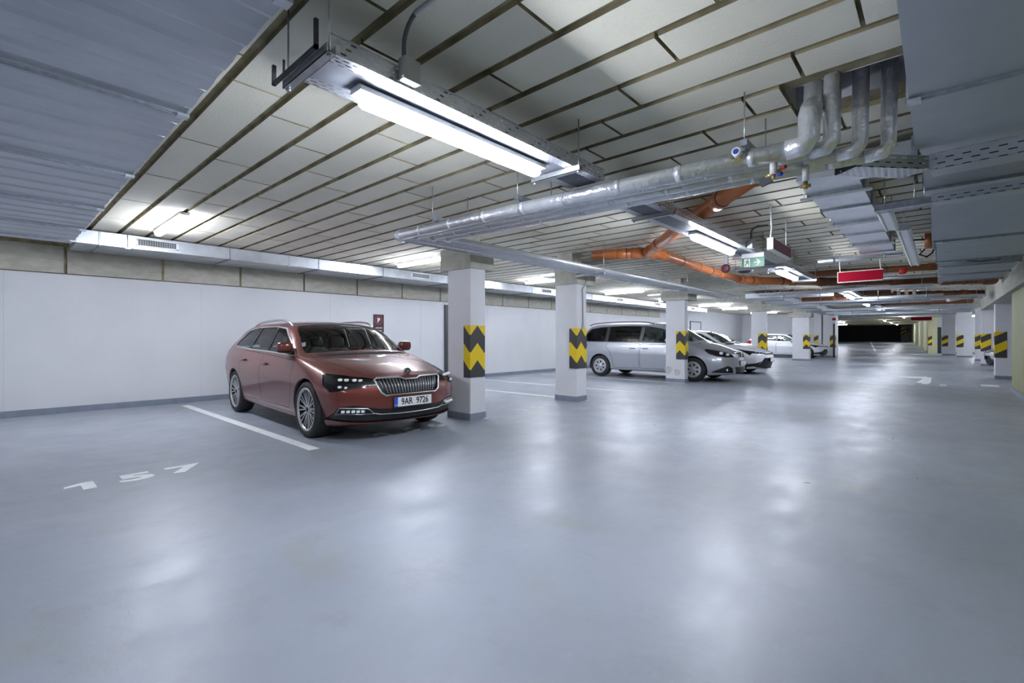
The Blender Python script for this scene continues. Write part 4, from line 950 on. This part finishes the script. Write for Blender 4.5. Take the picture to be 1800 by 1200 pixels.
    fs = cut(bm, S['rear'], (0, 0, 0), Yv, Z, Vector((-1, 0, 0)), lambda c_: c_.x < -hl+1.1)
    take(bm, fs, 'rear_window', M[S.get('rear_m', 'privacy')], car, -.003)
    # doors, bonnet
    def panel(poly, name, O_, U_, V_, N_, ft, g=.0045):
        fs = cut(bm, poly, O_, U_, V_, N_, ft)
        for f in fs: f.material_index = 1
        bm.normal_update(); fs = cut(bm, inset(poly, g*2), O_, U_, V_, N_, ft)
        for f in fs: f.material_index = 0
        take(bm, fs, name, paint, car, .0, delete=True)
    for sg in sides:
        for p_ in S['doors']: panel(p_, 'door', O, X, Z, Yv*sg, lambda c_, sg=sg: c_.y*sg > .45)
    panel(S['bonnet'], 'bonnet', O, X, Yv, Z, lambda c_: c_.z > .5 and hl-c_.x < S['scr_s'][0]+.45)
    # headlamps
    for sg in sides:
        ang = R(S.get('hang', 38)); Nn = Vector((math.cos(ang), sg*math.sin(ang), 0)); U_ = Vector((-math.sin(ang)*sg, math.cos(ang), 0)) if sg > 0 else Vector((math.sin(ang), math.cos(ang), 0))
        U_ = Z.cross(Nn)
        pts = []
        for s, y, z in S['head']:
            p_ = Vector((hl-sx(s, y, z) if s is not None else xat(y, z), y*sg, z)); pts.append((p_.dot(U_), z))
        fs = cut(bm, pts, (0, 0, 0), U_, Z, Nn, lambda c_, sg=sg: c_.y*sg > .15 and hl-c_.x < 1.0)
        lens = take(bm, fs, 'headlamp_glass', M['clear'], car, .001, delete=False)
        hsg = take(bm, fs, 'headlamp', M['black'], car, -.025, delete=True); lens.parent = hsg
        for (y, z, r_) in S['leds']:
            xx = hl-sx(0, y, z)-.02 if y < .7 else hl-sx(.12, y, z)-.02
            c_ = Vector((xat(y, z), y*sg, z))-Nn*.012
            MB().sell(c_, (r_*.9, r_*1.25, r_*.8), 3, 12).build('lamp_element', M['lamp_led'], hsg)
    # openings in the front
    def front_open(poly, name, m, depth, sym=False):
        for sg in ((1, -1) if sym else (1,)):
            pl = [(y*sg, z) for y, z in poly]; fs = cut(bm, pl, (0, 0, 0), Yv, Z, Vector((1, 0, 0)), lambda c_: hl-c_.x < .75)
            o = take(bm, fs, name, m, car, -depth)
            yield o
    def frame(poly, r, name, m, parent, off=.0, closed=True):
        MB().tube([(xat(y, z)+off, y, z) for y, z in poly], r, 8, closed=closed).build(name, m, parent)
    S['front'](car, front_open, frame, xat, S)
    # licence plate
    pz = S['plate_z']; px = xat(.24, pz)+.016
    pl = empty('licence_plate', (px, 0, pz)); pl.parent = car
    MB().box(-.012, 0, -.27, .27, -.068, .068).build('holder', M['black'], pl); MB().box(0, .002, -.26, .26, -.055, .055).build('sheet', M['plate'], pl)
    if S.get('plate'):
        MB().box(.002, .003, -.26, -.215, -.055, .055).build('country_strip', M['blue'], pl)
        text_mesh(S['plate'], 'plate_number', M['black'], pl, .108, .0006, sx=.82, space=1.0, loc=(.003, .022, -.002), rot=(R(90), 0, R(90)), bold=.002)
        text_mesh('CZ', 'country_code', M['plate'], pl, .028, .0004, loc=(.0035, -.237, -.035), rot=(R(90), 0, R(90)))
        a = MB(); [a.box(.0032, .0036, -.237+.012*math.cos(q)-.0015, -.237+.012*math.cos(q)+.0015, .018+.012*math.sin(q)-.0015, .018+.012*math.sin(q)+.0015) for q in [2*math.pi*i/12 for i in range(12)]]
        a.build('stars', M['brass'], pl)
    # tail lamps
    for sg in sides:
        ang = R(140); Nn = Vector((math.cos(ang), sg*math.sin(ang), 0)); U_ = Z.cross(Nn)
        pts = [((-hl+.35 if k_ < 2 else -hl+.02), (W-.05 if k_ < 2 else W-.35), z) for k_, z in enumerate((.80, 1.0, .98, .82))]
        pts = [(Vector((x, y*sg, z)).dot(U_), z) for x, y, z in pts]
        fs = cut(bm, pts, (0, 0, 0), U_, Z, Nn, lambda c_, sg=sg: c_.y*sg > .3 and c_.x < -hl+.8); take(bm, fs, 'tail_lamp', M['tail'], car, .002)
    # body shell and a dark inner lining
    me = bpy.data.meshes.new('body'); bm.normal_update()
    fsl = [f for f in bm.faces if f.calc_center_median().z > .42]
    take(bm, fsl, 'inner_lining', M['lining'], car, -.022, delete=False)
    bm.to_mesh(me); bm.free(); [me.materials.append(x) for x in mats]
    o = bpy.data.objects.new('body', me); COL.objects.link(o); o.parent = car
    # interior
    zc_ = S['zbelt']; xs_ = hl-S['seat_s']
    MB().box(-hl+.5, hl-1.3, -W+.16, W-.16, .30, .42).build('cabin_floor', M['lining'], car)
    MB().sell((hl-S['scr_s'][0]-.42, 0, zc_-.10), (.34, W-.17, .14), 4, 16).build('dashboard', M['seat'], car)
    a = MB(); cx = hl-S['scr_s'][0]-.80; a.tube([(cx-.05*math.sin(q)*0+.07*math.sin(q), .38+.18*math.cos(q), zc_-.06+.17*math.sin(q)) for q in [2*math.pi*i/20 for i in range(20)]], .014, 8, closed=True); a.tube([(cx, .38, zc_-.06), (cx+.25, .38, zc_-.12)], .03, 8); a.build('steering_wheel', M['black'], car)
    for x, y in ((xs_, .38), (xs_, -.38), (xs_-.95, .42), (xs_-.95, 0), (xs_-.95, -.42)):
        a = MB(); wd_ = .24 if x == xs_ else .22
        a.sell((x-.02, y, .55), (.27, wd_, .10), 3.5, 14); Mr = Matrix.Rotation(R(-16), 3, 'Y'); a.sell((x-.28, y, .77), (.08, wd_, .28), 3.5, 14, M=Mr)
        st = a.build('seat', M['seat'], car); MB().sell((x-.40, y, S['head_z']), (.05, .13, .10), 3, 12, M=Mr).tube([(x-.38, y, S['head_z']-.2), (x-.39, y, S['head_z'])], .01, 6).build('headrest', M['seat'], st)
    e = MB(); e.sell((hl-S['scr_s'][1]+.32, 0, S['mir_z']), (.03, .12, .035), 3, 14).tube([(hl-S['scr_s'][1]+.32, 0, S['mir_z']), (hl-S['scr_s'][1]+.28, 0, S['mir_z']+.09)], .012, 6); e.build('inner_mirror', M['black'], car)
    # door mirrors, handles, rails, wheels
    ms_, my, mz = S['mirror']
    for sg in sides:
        Mr = Matrix.Rotation(R(-12*sg), 3, 'Z'); mo = MB().sell((hl-ms_, sg*my, mz), (.06, .10, .068), 3.4, 20, M=Mr).build('door_mirror', paint, car)
        MB().sell((hl-ms_-.01, sg*my, mz-.045), (.058, .095, .034), 3.2, 16, M=Mr).build('mirror_base', M['black'], mo)
        MB().obox((hl-ms_-.02, sg*(my-.12), mz-.07), (.05, 0, 0), (0, .07, 0), (0, 0, .025)).build('mirror_arm', M['black'], mo)
        MB().sell((hl-ms_-.05, sg*my, mz+.005), (.014, .085, .052), 3.5, 16, M=Mr).build('mirror_glass', M['chrome'], mo)
        for hs, hz in S['handles']:
            MB().sell((hl-hs, sg*(S['hand_y']), hz), (.10, .022, .018), 3, 14).build('door_handle', paint, car)
        if S.get('rails'):
            pts = [(hl-s, sg*y, z) for s, y, z in S['rails']]; pts = cat_rom(pts, [5]*(len(pts)-1)); MB().tube(pts, S.get('rail_r', .014), 10).build('roof_rail', M[S.get('rail_m', 'satin')], car)
        for s0 in (S['s1'], S['s2']): wheel(S['wheel'], rw, S.get('tw', .215), sg, car, (hl-s0, sg*(W-.215/2-.025), rw))
    return car
def badge(car, x, z, r, m='chrome', name='badge'):
    o = MB().lathe([(0, .0), (r*.8, .0), (r, .004), (r, -.01)], (x, 0, z), 'x', 24).build(name, M['dark_steel'], car)
    MB().tube([(x+.003, r*.92*math.cos(q), z+r*.92*math.sin(q)) for q in [2*math.pi*i/24 for i in range(24)]], r*.12, 8, closed=True).build('badge_ring', M[m], o)
    return o
# --- estate car
def front_wagon(car, fo, frame, xat, S):
    up = [(-.455, .715), (-.42, .738), (-.14, .737), (-.08, .712), (.08, .712), (.14, .737), (.42, .738), (.455, .715)]; lo = [(.40, .575), (.345, .535), (-.345, .535), (-.40, .575)]
    P = up+lo; g = list(fo(P, 'grille', M['black'], .03))[0]
    frame(P, .012, 'grille_frame', M['satin'], g, -.004)
    inn = inset(P, .02)
    for i in range(20):
        y = -.40+.80*i/19; zs = [.55+.02*k for k in range(11)]; zs = [z for z in zs if inside(inn, (y*.985, z))]
        if len(zs) > 1: MB().tube([(xat(y, z)-.012, y*(.86+.14*(z-.54)/.2), z) for z in (zs[0]-.012, (zs[0]+zs[-1])/2, zs[-1]+.012)], .0055, 8).build('grille_bar', M['satin'], g)
    Q = [(-.80, .42), (-.66, .435), (-.40, .385), (.40, .385), (.66, .435), (.80, .42), (.84, .26), (.55, .235), (-.55, .235), (-.84, .26)]
    g = list(fo(Q, 'lower_intake', M['black'], .02))[0]
    MB().tube([(xat(y, z)+.004, y, z) for y, z in ((-.50, .345), (-.40, .325), (-.2, .318), (0, .316), (.2, .318), (.40, .325), (.50, .345))], .008, 8).build('chrome_strip', M['satin'], g)
    for sg in (1, -1):
        F_ = [(.46*sg, .335), (.54*sg, .398), (.80*sg, .412), (.83*sg, .345), (.60*sg, .335)]
        fo_ = MB().tube([(xat(y, z)+.004, y, z) for y, z in F_], .007, 8, closed=True).build('fog_lamp_frame', M['satin'], g)
        a = MB()
        for k in range(5): y = (.585+.045*k)*sg; a.sell((xat(y, .368)-.006, y, .368), (.010, .021, .016), 6, 12)
        a.build('fog_lamp', M['lamp_led'], g)
    badge(car, xat(0, .80)-.026, .795, .05)
    a = MB(); x = xat(0, .80)-.02; a.prism([(-.018, .782), (.006, .80), (.022, .80), (.012, .808), (.0, .812), (-.022, .800), (-.012, .796)], x, x+.008, 'x'); a.build('arrow_emblem', M['chrome'], car)
WAG = dict(L=4.86, W=.932, H=1.477, paint=M['paint_red'], s1=.93, s2=3.77, rw=.34, arch=.375, fa=.40, fp=2.7, ff=1.25, ra=.14, rf=1.1,
    fprof=pchip([(.15, .08), (.3, .02), (.5, 0), (.62, .015), (.72, .06), (.80, .10), (1.5, .4)]), rprof=pchip([(.2, .06), (.5, 0), (.85, .02), (1.0, .07), (1.4, .42), (1.6, .55)]),
    tab=dict(zb=[(0, .19), (.4, .16), (1.4, .17), (3.4, .19), (4.3, .24), (4.86, .32)], wl=[(0, .74), (.5, .84), (1.4, .87), (3.5, .87), (4.3, .84), (4.86, .70)],
             wm=[(0, .84), (.4, .90), (.9, .925), (2, .93), (3.7, .932), (4.3, .905), (4.86, .80)], zs=[(0, .58), (1, .68), (3, .74), (4.86, .76)],
             wb=[(0, .74), (.4, .80), (1.0, .845), (1.5, .86), (2.5, .852), (3.8, .835), (4.5, .79), (4.86, .70)], zbe=[(0, .70), (.4, .785), (1.0, .885), (1.5, .945), (2.5, .985), (4, 1.03), (4.86, 1.06)],
             wr=[(0, .56), (.4, .61), (1.0, .70), (1.32, .755), (2.04, .665), (2.5, .645), (3.5, .63), (4.5, .58), (4.86, .50)], zr=[(0, .725), (.4, .845), (1.0, .94), (1.32, .98), (1.99, 1.325), (2.5, 1.395), (3.3, 1.40), (4.2, 1.35), (4.6, 1.29), (4.86, 1.24)],
             zt=[(0, .755), (.12, .80), (.4, .875), (.9, .955), (1.12, .985), (1.22, 1.02), (1.84, 1.37), (2.2, 1.44), (2.8, 1.468), (3.6, 1.455), (4.3, 1.41), (4.7, 1.36), (4.86, 1.32)]),
    dlo=round_poly([(1.42, .966), (1.76, 1.165), (2.13, 1.345), (2.5, 1.377), (3.25, 1.378), (3.76, 1.335), (4.12, 1.13), (4.06, 1.06), (3.25, 1.022), (2.3, 1.0)], .04),
    panes=[(round_poly([(1.50, .988), (1.72, 1.115), (1.72, 1.0)], .01), 'glass'), (round_poly([(1.75, 1.003), (1.75, 1.13), (2.14, 1.322), (2.40, 1.352), (2.42, 1.02)], .03), 'glass'), (round_poly([(2.50, 1.024), (2.48, 1.357), (3.12, 1.359), (3.22, 1.038)], .03), 'glass'), (round_poly([(3.30, 1.044), (3.20, 1.357), (3.70, 1.32), (4.07, 1.12), (4.01, 1.076)], .03), 'glass')],
    screen=round_poly([(-.735, 1.0), (-.42, 1.025), (0, 1.04), (.42, 1.025), (.735, 1.0), (.635, 1.315), (.575, 1.37), (.28, 1.40), (0, 1.405), (-.28, 1.40), (-.575, 1.37), (-.635, 1.315)], .03), scr_s=(1.0, 2.4),
    rear=round_poly([(-.62, 1.03), (.62, 1.03), (.50, 1.33), (-.50, 1.33)], .05), rear_m='glass',
    doors=[round_poly([(1.42, .42), (1.36, .62), (1.36, .92), (2.50, .98), (2.54, .60), (2.52, .30), (1.50, .30)], .04), round_poly([(2.545, .30), (2.565, .60), (2.525, .98), (3.46, 1.015), (3.52, .86), (3.44, .70), (3.36, .5), (3.30, .30)], .04)],
    bonnet=round_poly([(.20, -.50), (.12, 0), (.20, .50), (.62, .63), (1.27, .73), (1.21, .45), (1.14, 0), (1.21, -.45), (1.27, -.73), (.62, -.63)], .04),
    head=[(.35, .86, .79), (.20, .74, .775), (0, .47, .735), (0, .43, .655), (.05, .56, .642), (.18, .70, .605), (.26, .80, .585), (.32, .86, .66)], leds=[(.775, .725, .021), (.72, .722, .021), (.65, .718, .021), (.595, .713, .020), (.79, .645, .020), (.74, .638, .017)],
    front=front_wagon, plate='9AR  9726', plate_z=.452, zbelt=.98, seat_s=2.45, head_z=1.13, mir_z=1.30, mirror=(1.61, .905, 1.085), handles=[(2.36, .84), (3.30, .87)], hand_y=.925,
    rails=[(2.10, .61, 1.365), (2.22, .62, 1.43), (2.55, .62, 1.466), (3.1, .61, 1.464), (3.55, .60, 1.44), (3.82, .59, 1.39)], rail_r=.017, wheel='multi', tw=.23)
# --- people carrier
def front_van(car, fo, frame, xat, S):
    P = round_poly([(-.38, .80), (0, .82), (.38, .80), (.27, .655), (-.27, .655)], .03); g = list(fo(P, 'grille', M['black'], .02))[0]; frame(P, .014, 'grille_frame', M['satin'], g, .0)
    badge(car, xat(0, .735)+.005, .735, .062)
    text_mesh('S', 'emblem_letter', M['chrome'], car, .10, .002, sx=1.1, loc=(xat(0, .735)+.012, 0, .735), rot=(R(90), 0, R(90)), bold=.004)
    Q = round_poly([(-.48, .42), (.48, .42), (.38, .235), (-.38, .235)], .03); g = list(fo(Q, 'lower_intake', M['black'], .03))[0]
    a = MB(); [a.tube([(xat(.3, z)-.01, -.36, z), (xat(0, z)-.01, 0, z), (xat(.3, z)-.01, .36, z)], .004, 6) for z in (.27, .30, .33, .36)]; a.build('intake_mesh', M['dark_steel'], g)
    for gg in fo(round_poly([(.50, .255), (.56, .40), (.68, .45), (.80, .40), (.86, .27)], .03), 'fog_lamp_recess', M['black'], .03, True): pass
    for sg in (1, -1): MB().sell((xat(.68, .34)-.012, sg*.68, .34), (.02, .045, .035), 2.2, 14).build('fog_lamp', M['lamp_led'], car)
VAN = dict(L=4.854, W=.952, H=1.72, paint=M['paint_silver'], s1=1.06, s2=3.98, rw=.335, arch=.375, fa=.46, fp=2.4, ff=1.3, ra=.12, rf=1.0,
    fprof=pchip([(.15, .10), (.3, .02), (.45, 0), (.62, .02), (.8, .09), (.95, .2), (1.7, .5)]), rprof=pchip([(.2, .05), (.5, 0), (.95, .02), (1.2, .08), (1.6, .26), (1.8, .4)]),
    tab=dict(zb=[(0, .20), (.4, .17), (1.4, .20), (3.4, .21), (4.4, .25), (4.854, .32)], wl=[(0, .72), (.5, .85), (1.4, .90), (3.7, .90), (4.4, .86), (4.854, .76)],
             wm=[(0, .84), (.4, .92), (1, .945), (2, .95), (3.9, .95), (4.4, .925), (4.854, .84)], zs=[(0, .60), (1, .72), (3, .78), (4.854, .82)],
             wb=[(0, .74), (.4, .83), (1.0, .875), (1.5, .89), (2.5, .885), (4, .88), (4.5, .85), (4.854, .78)], zbe=[(0, .74), (.4, .87), (.85, .965), (1.25, 1.01), (2.4, 1.04), (4.2, 1.06), (4.854, 1.08)],
             wr=[(0, .54), (.4, .60), (.8, .66), (1.12, .74), (2.0, .69), (2.5, .68), (3.5, .675), (4.5, .64), (4.854, .60)], zr=[(0, .765), (.4, .92), (.75, 1.02), (1.12, 1.07), (2.0, 1.50), (2.5, 1.59), (3.2, 1.62), (4.2, 1.59), (4.6, 1.54), (4.854, 1.48)],
             zt=[(0, .80), (.12, .85), (.4, .965), (.7, 1.05), (.9, 1.09), (1.02, 1.14), (1.8, 1.56), (2.2, 1.665), (3, 1.70), (4, 1.69), (4.5, 1.65), (4.854, 1.58)]),
    dlo=round_poly([(1.20, 1.055), (1.54, 1.27), (2.0, 1.475), (2.45, 1.555), (3.2, 1.575), (4.0, 1.55), (4.45, 1.49), (4.70, 1.22), (4.66, 1.10), (4.3, 1.085), (2.6, 1.06)], .06), trim='black', trimw=.010,
    panes=[([(1.45, 1.075), (1.70, 1.255), (1.72, 1.078)], 'glass'), (round_poly([(1.77, 1.082), (1.75, 1.29), (2.1, 1.458), (2.45, 1.53), (2.52, 1.535), (2.58, 1.088)], .03), 'glass'), (round_poly([(2.68, 1.09), (2.64, 1.545), (3.25, 1.555), (3.70, 1.545), (3.72, 1.10)], .03), 'privacy'), (round_poly([(3.83, 1.105), (3.80, 1.538), (4.36, 1.485), (4.66, 1.22), (4.60, 1.115)], .05), 'privacy')],
    screen=round_poly([(-.71, 1.10), (-.4, 1.13), (0, 1.14), (.4, 1.13), (.71, 1.10), (.66, 1.46), (.58, 1.55), (.3, 1.60), (0, 1.61), (-.3, 1.60), (-.58, 1.55), (-.66, 1.46)], .04), scr_s=(.8, 2.3),
    rear=round_poly([(-.70, 1.12), (.70, 1.12), (.60, 1.55), (-.60, 1.55)], .05),
    doors=[round_poly([(1.56, .42), (1.50, .62), (1.48, 1.0), (2.60, 1.045), (2.63, .60), (2.62, .30), (1.62, .30)], .04), round_poly([(2.65, .30), (2.66, .60), (2.63, 1.045), (3.72, 1.065), (3.78, .95), (3.62, .78), (3.54, .55), (3.50, .30)], .04)],
    bonnet=round_poly([(.24, -.42), (.14, 0), (.24, .42), (.5, .62), (1.02, .72), (.95, .5), (.87, 0), (.95, -.5), (1.02, -.72), (.5, -.62)], .04),
    head=[(.46, .89, .875), (.38, .84, .905), (.22, .70, .865), (.08, .54, .80), (0, .45, .71), (0, .46, .685), (.1, .62, .68), (.25, .78, .705), (.38, .87, .77)], leds=[(.76, .79, .05), (.62, .75, .042)], hang=45,
    front=front_van, plate='', plate_z=.52, zbelt=1.05, seat_s=2.35, head_z=1.28, mir_z=1.46, mirror=(1.72, 1.06, 1.12), handles=[(2.45, .90), (2.86, .90)], hand_y=.945,
    rails=[(2.3, .665, 1.62), (2.5, .665, 1.675), (3.0, .665, 1.70), (3.8, .66, 1.695), (4.3, .65, 1.655), (4.5, .645, 1.60)], rail_m='dark_grey', wheel='seven', tw=.22)
# --- hatchback
def front_hatch(car, fo, frame, xat, S):
    P = [(-.52, .655), (0, .675), (.52, .655), (.46, .62), (-.46, .62)]; list(fo(P, 'upper_grille', M['black'], .02))
    Q = round_poly([(-.50, .52), (.50, .52), (.74, .235), (.40, .19), (-.40, .19), (-.74, .235)], .03); g = list(fo(Q, 'grille', M['black'], .03))[0]; frame(Q, .010, 'grille_frame', M['black'], g, 0)
    for gg in fo([(.60, .42), (.82, .33), (.80, .235), (.72, .26)], 'fog_lamp_recess', M['black'], .025, True): pass
    badge(car, xat(0, .645)+.006, .645, .055)
HAT = dict(L=4.37, W=.895, H=1.435, paint=M['paint_white'], s1=.94, s2=3.58, rw=.32, arch=.355, fa=.44, fp=2.3, ff=1.2, ra=.14, rf=1.0,
    fprof=pchip([(.15, .10), (.3, .03), (.5, 0), (.62, .02), (.72, .08), (1.5, .4)]), rprof=pchip([(.2, .05), (.5, 0), (.85, .03), (1.0, .1), (1.4, .42), (1.6, .55)]),
    tab=dict(zb=[(0, .17), (.4, .15), (1.4, .17), (3.2, .18), (3.9, .23), (4.37, .30)], wl=[(0, .70), (.5, .80), (1.4, .84), (3.3, .84), (3.9, .80), (4.37, .68)],
             wm=[(0, .80), (.4, .865), (.9, .89), (2, .893), (3.5, .895), (4.0, .87), (4.37, .78)], zs=[(0, .54), (1, .65), (3, .72), (4.37, .76)],
             wb=[(0, .68), (.4, .76), (1.0, .81), (1.5, .83), (2.5, .82), (3.6, .80), (4.1, .75), (4.37, .66)], zbe=[(0, .66), (.4, .76), (1.0, .86), (1.5, .92), (2.5, .96), (3.6, 1.0), (4.37, 1.03)],
             wr=[(0, .50), (.4, .55), (1.0, .61), (1.4, .66), (2.1, .57), (2.6, .56), (3.3, .545), (4.0, .50), (4.37, .44)], zr=[(0, .68), (.4, .815), (1.0, .91), (1.38, .955), (2.05, 1.28), (2.5, 1.345), (3.1, 1.34), (3.7, 1.27), (4.1, 1.18), (4.37, 1.12)],
             zt=[(0, .70), (.12, .75), (.4, .845), (.9, .935), (1.18, .97), (1.3, 1.01), (1.9, 1.325), (2.2, 1.39), (2.7, 1.425), (3.3, 1.405), (3.9, 1.32), (4.2, 1.25), (4.37, 1.20)]),
    dlo=round_poly([(1.50, .955), (1.85, 1.145), (2.15, 1.29), (2.55, 1.325), (3.1, 1.315), (3.6, 1.22), (3.72, 1.06), (3.0, 1.0), (2.4, .975)], .04), trim='black', trimw=.012,
    panes=[([(1.64, .97), (1.78, 1.07), (1.78, .975)], 'glass'), (round_poly([(1.80, .978), (1.80, 1.085), (2.15, 1.265), (2.50, 1.30), (2.53, .992)], .03), 'glass'), (round_poly([(2.62, .996), (2.60, 1.302), (3.08, 1.292), (3.52, 1.205), (3.60, 1.055)], .03), 'glass')],
    screen=round_poly([(-.62, .975), (-.35, 1.0), (0, 1.01), (.35, 1.0), (.62, .975), (.54, 1.255), (.46, 1.325), (.2, 1.35), (0, 1.355), (-.2, 1.35), (-.46, 1.325), (-.54, 1.255)], .04), scr_s=(1.0, 2.3),
    rear=round_poly([(-.55, 1.02), (.55, 1.02), (.44, 1.20), (-.44, 1.20)], .05),
    doors=[round_poly([(1.42, .42), (1.38, .60), (1.42, .90), (2.54, .955), (2.57, .60), (2.55, .28), (1.50, .28)], .04), round_poly([(2.58, .28), (2.60, .60), (2.565, .955), (3.36, .99), (3.40, .86), (3.24, .70), (3.18, .5), (3.14, .28)], .04)],
    bonnet=round_poly([(.20, -.42), (.12, 0), (.20, .42), (.6, .57), (1.28, .65), (1.22, .42), (1.16, 0), (1.22, -.42), (1.28, -.65), (.6, -.57)], .04),
    head=[(.70, .88, .80), (.4, .78, .755), (.1, .58, .71), (0, .42, .675), (0, .44, .655), (.12, .60, .655), (.26, .72, .665), (.33, .78, .60), (.42, .82, .68)], leds=[(.70, .70, .02), (.62, .69, .018)], hang=42,
    front=front_hatch, plate='', plate_z=.46, zbelt=.95, seat_s=2.3, head_z=1.12, mir_z=1.28, mirror=(1.68, .98, .99), handles=[(2.40, .82), (3.24, .85)], hand_y=.885, wheel='seven', tw=.21)

def park(c, nose, heading, L_):      # nose position on the floor and heading of the nose
    h_ = R(heading); c.location = (nose[0]-math.cos(h_)*L_/2, nose[1]-math.sin(h_)*L_/2, 0); c.rotation_euler = (0, 0, h_)
wagon = make_car(WAG, 'dark red estate car, number 9AR 9726, parked left of the nearest pillar')
park(wagon, (-4.69, 3.425), -2.6, WAG['L'])
van = make_car(VAN, 'silver people carrier with dark rear windows parked behind two pillars')
park(van, (-3.99, 13.95), 1.2, VAN['L'])
hatch = make_car(HAT, 'white hatchback with only its nose showing behind the silver people carrier'); hatch.scale.z = 1.05
park(hatch, (-4.12, 17.6), 0, HAT['L'])
far = copy_tree(hatch); far['label'] = 'far white car seen side on behind the two distant pillars of the left row'
park(far, (-4.85, 33.3), 0, HAT['L'])
right = copy_tree(hatch); right['label'] = 'silver car poking its nose out behind the nearest right pillar'
for k in kids(right):
    for q in [k]+kids(k):
        if q.type == 'MESH':
            for i, sl in enumerate(q.material_slots):
                if sl.material == M['paint_white']: sl.link = 'OBJECT'; sl.material = M['paint_silver']
park(right, (1.25, 25.0), 180, HAT['L'])
dark = copy_tree(hatch); dark['label'] = 'dark car whose tail shows behind the white hatchback, near the back corner'
for k in kids(dark):
    for q in [k]+kids(k):
        if q.type == 'MESH':
            for i, sl in enumerate(q.material_slots):
                if sl.material == M['paint_white']: sl.link = 'OBJECT'; sl.material = M['paint_dark']
park(dark, (-5.6, 22.9), 0, HAT['L'])
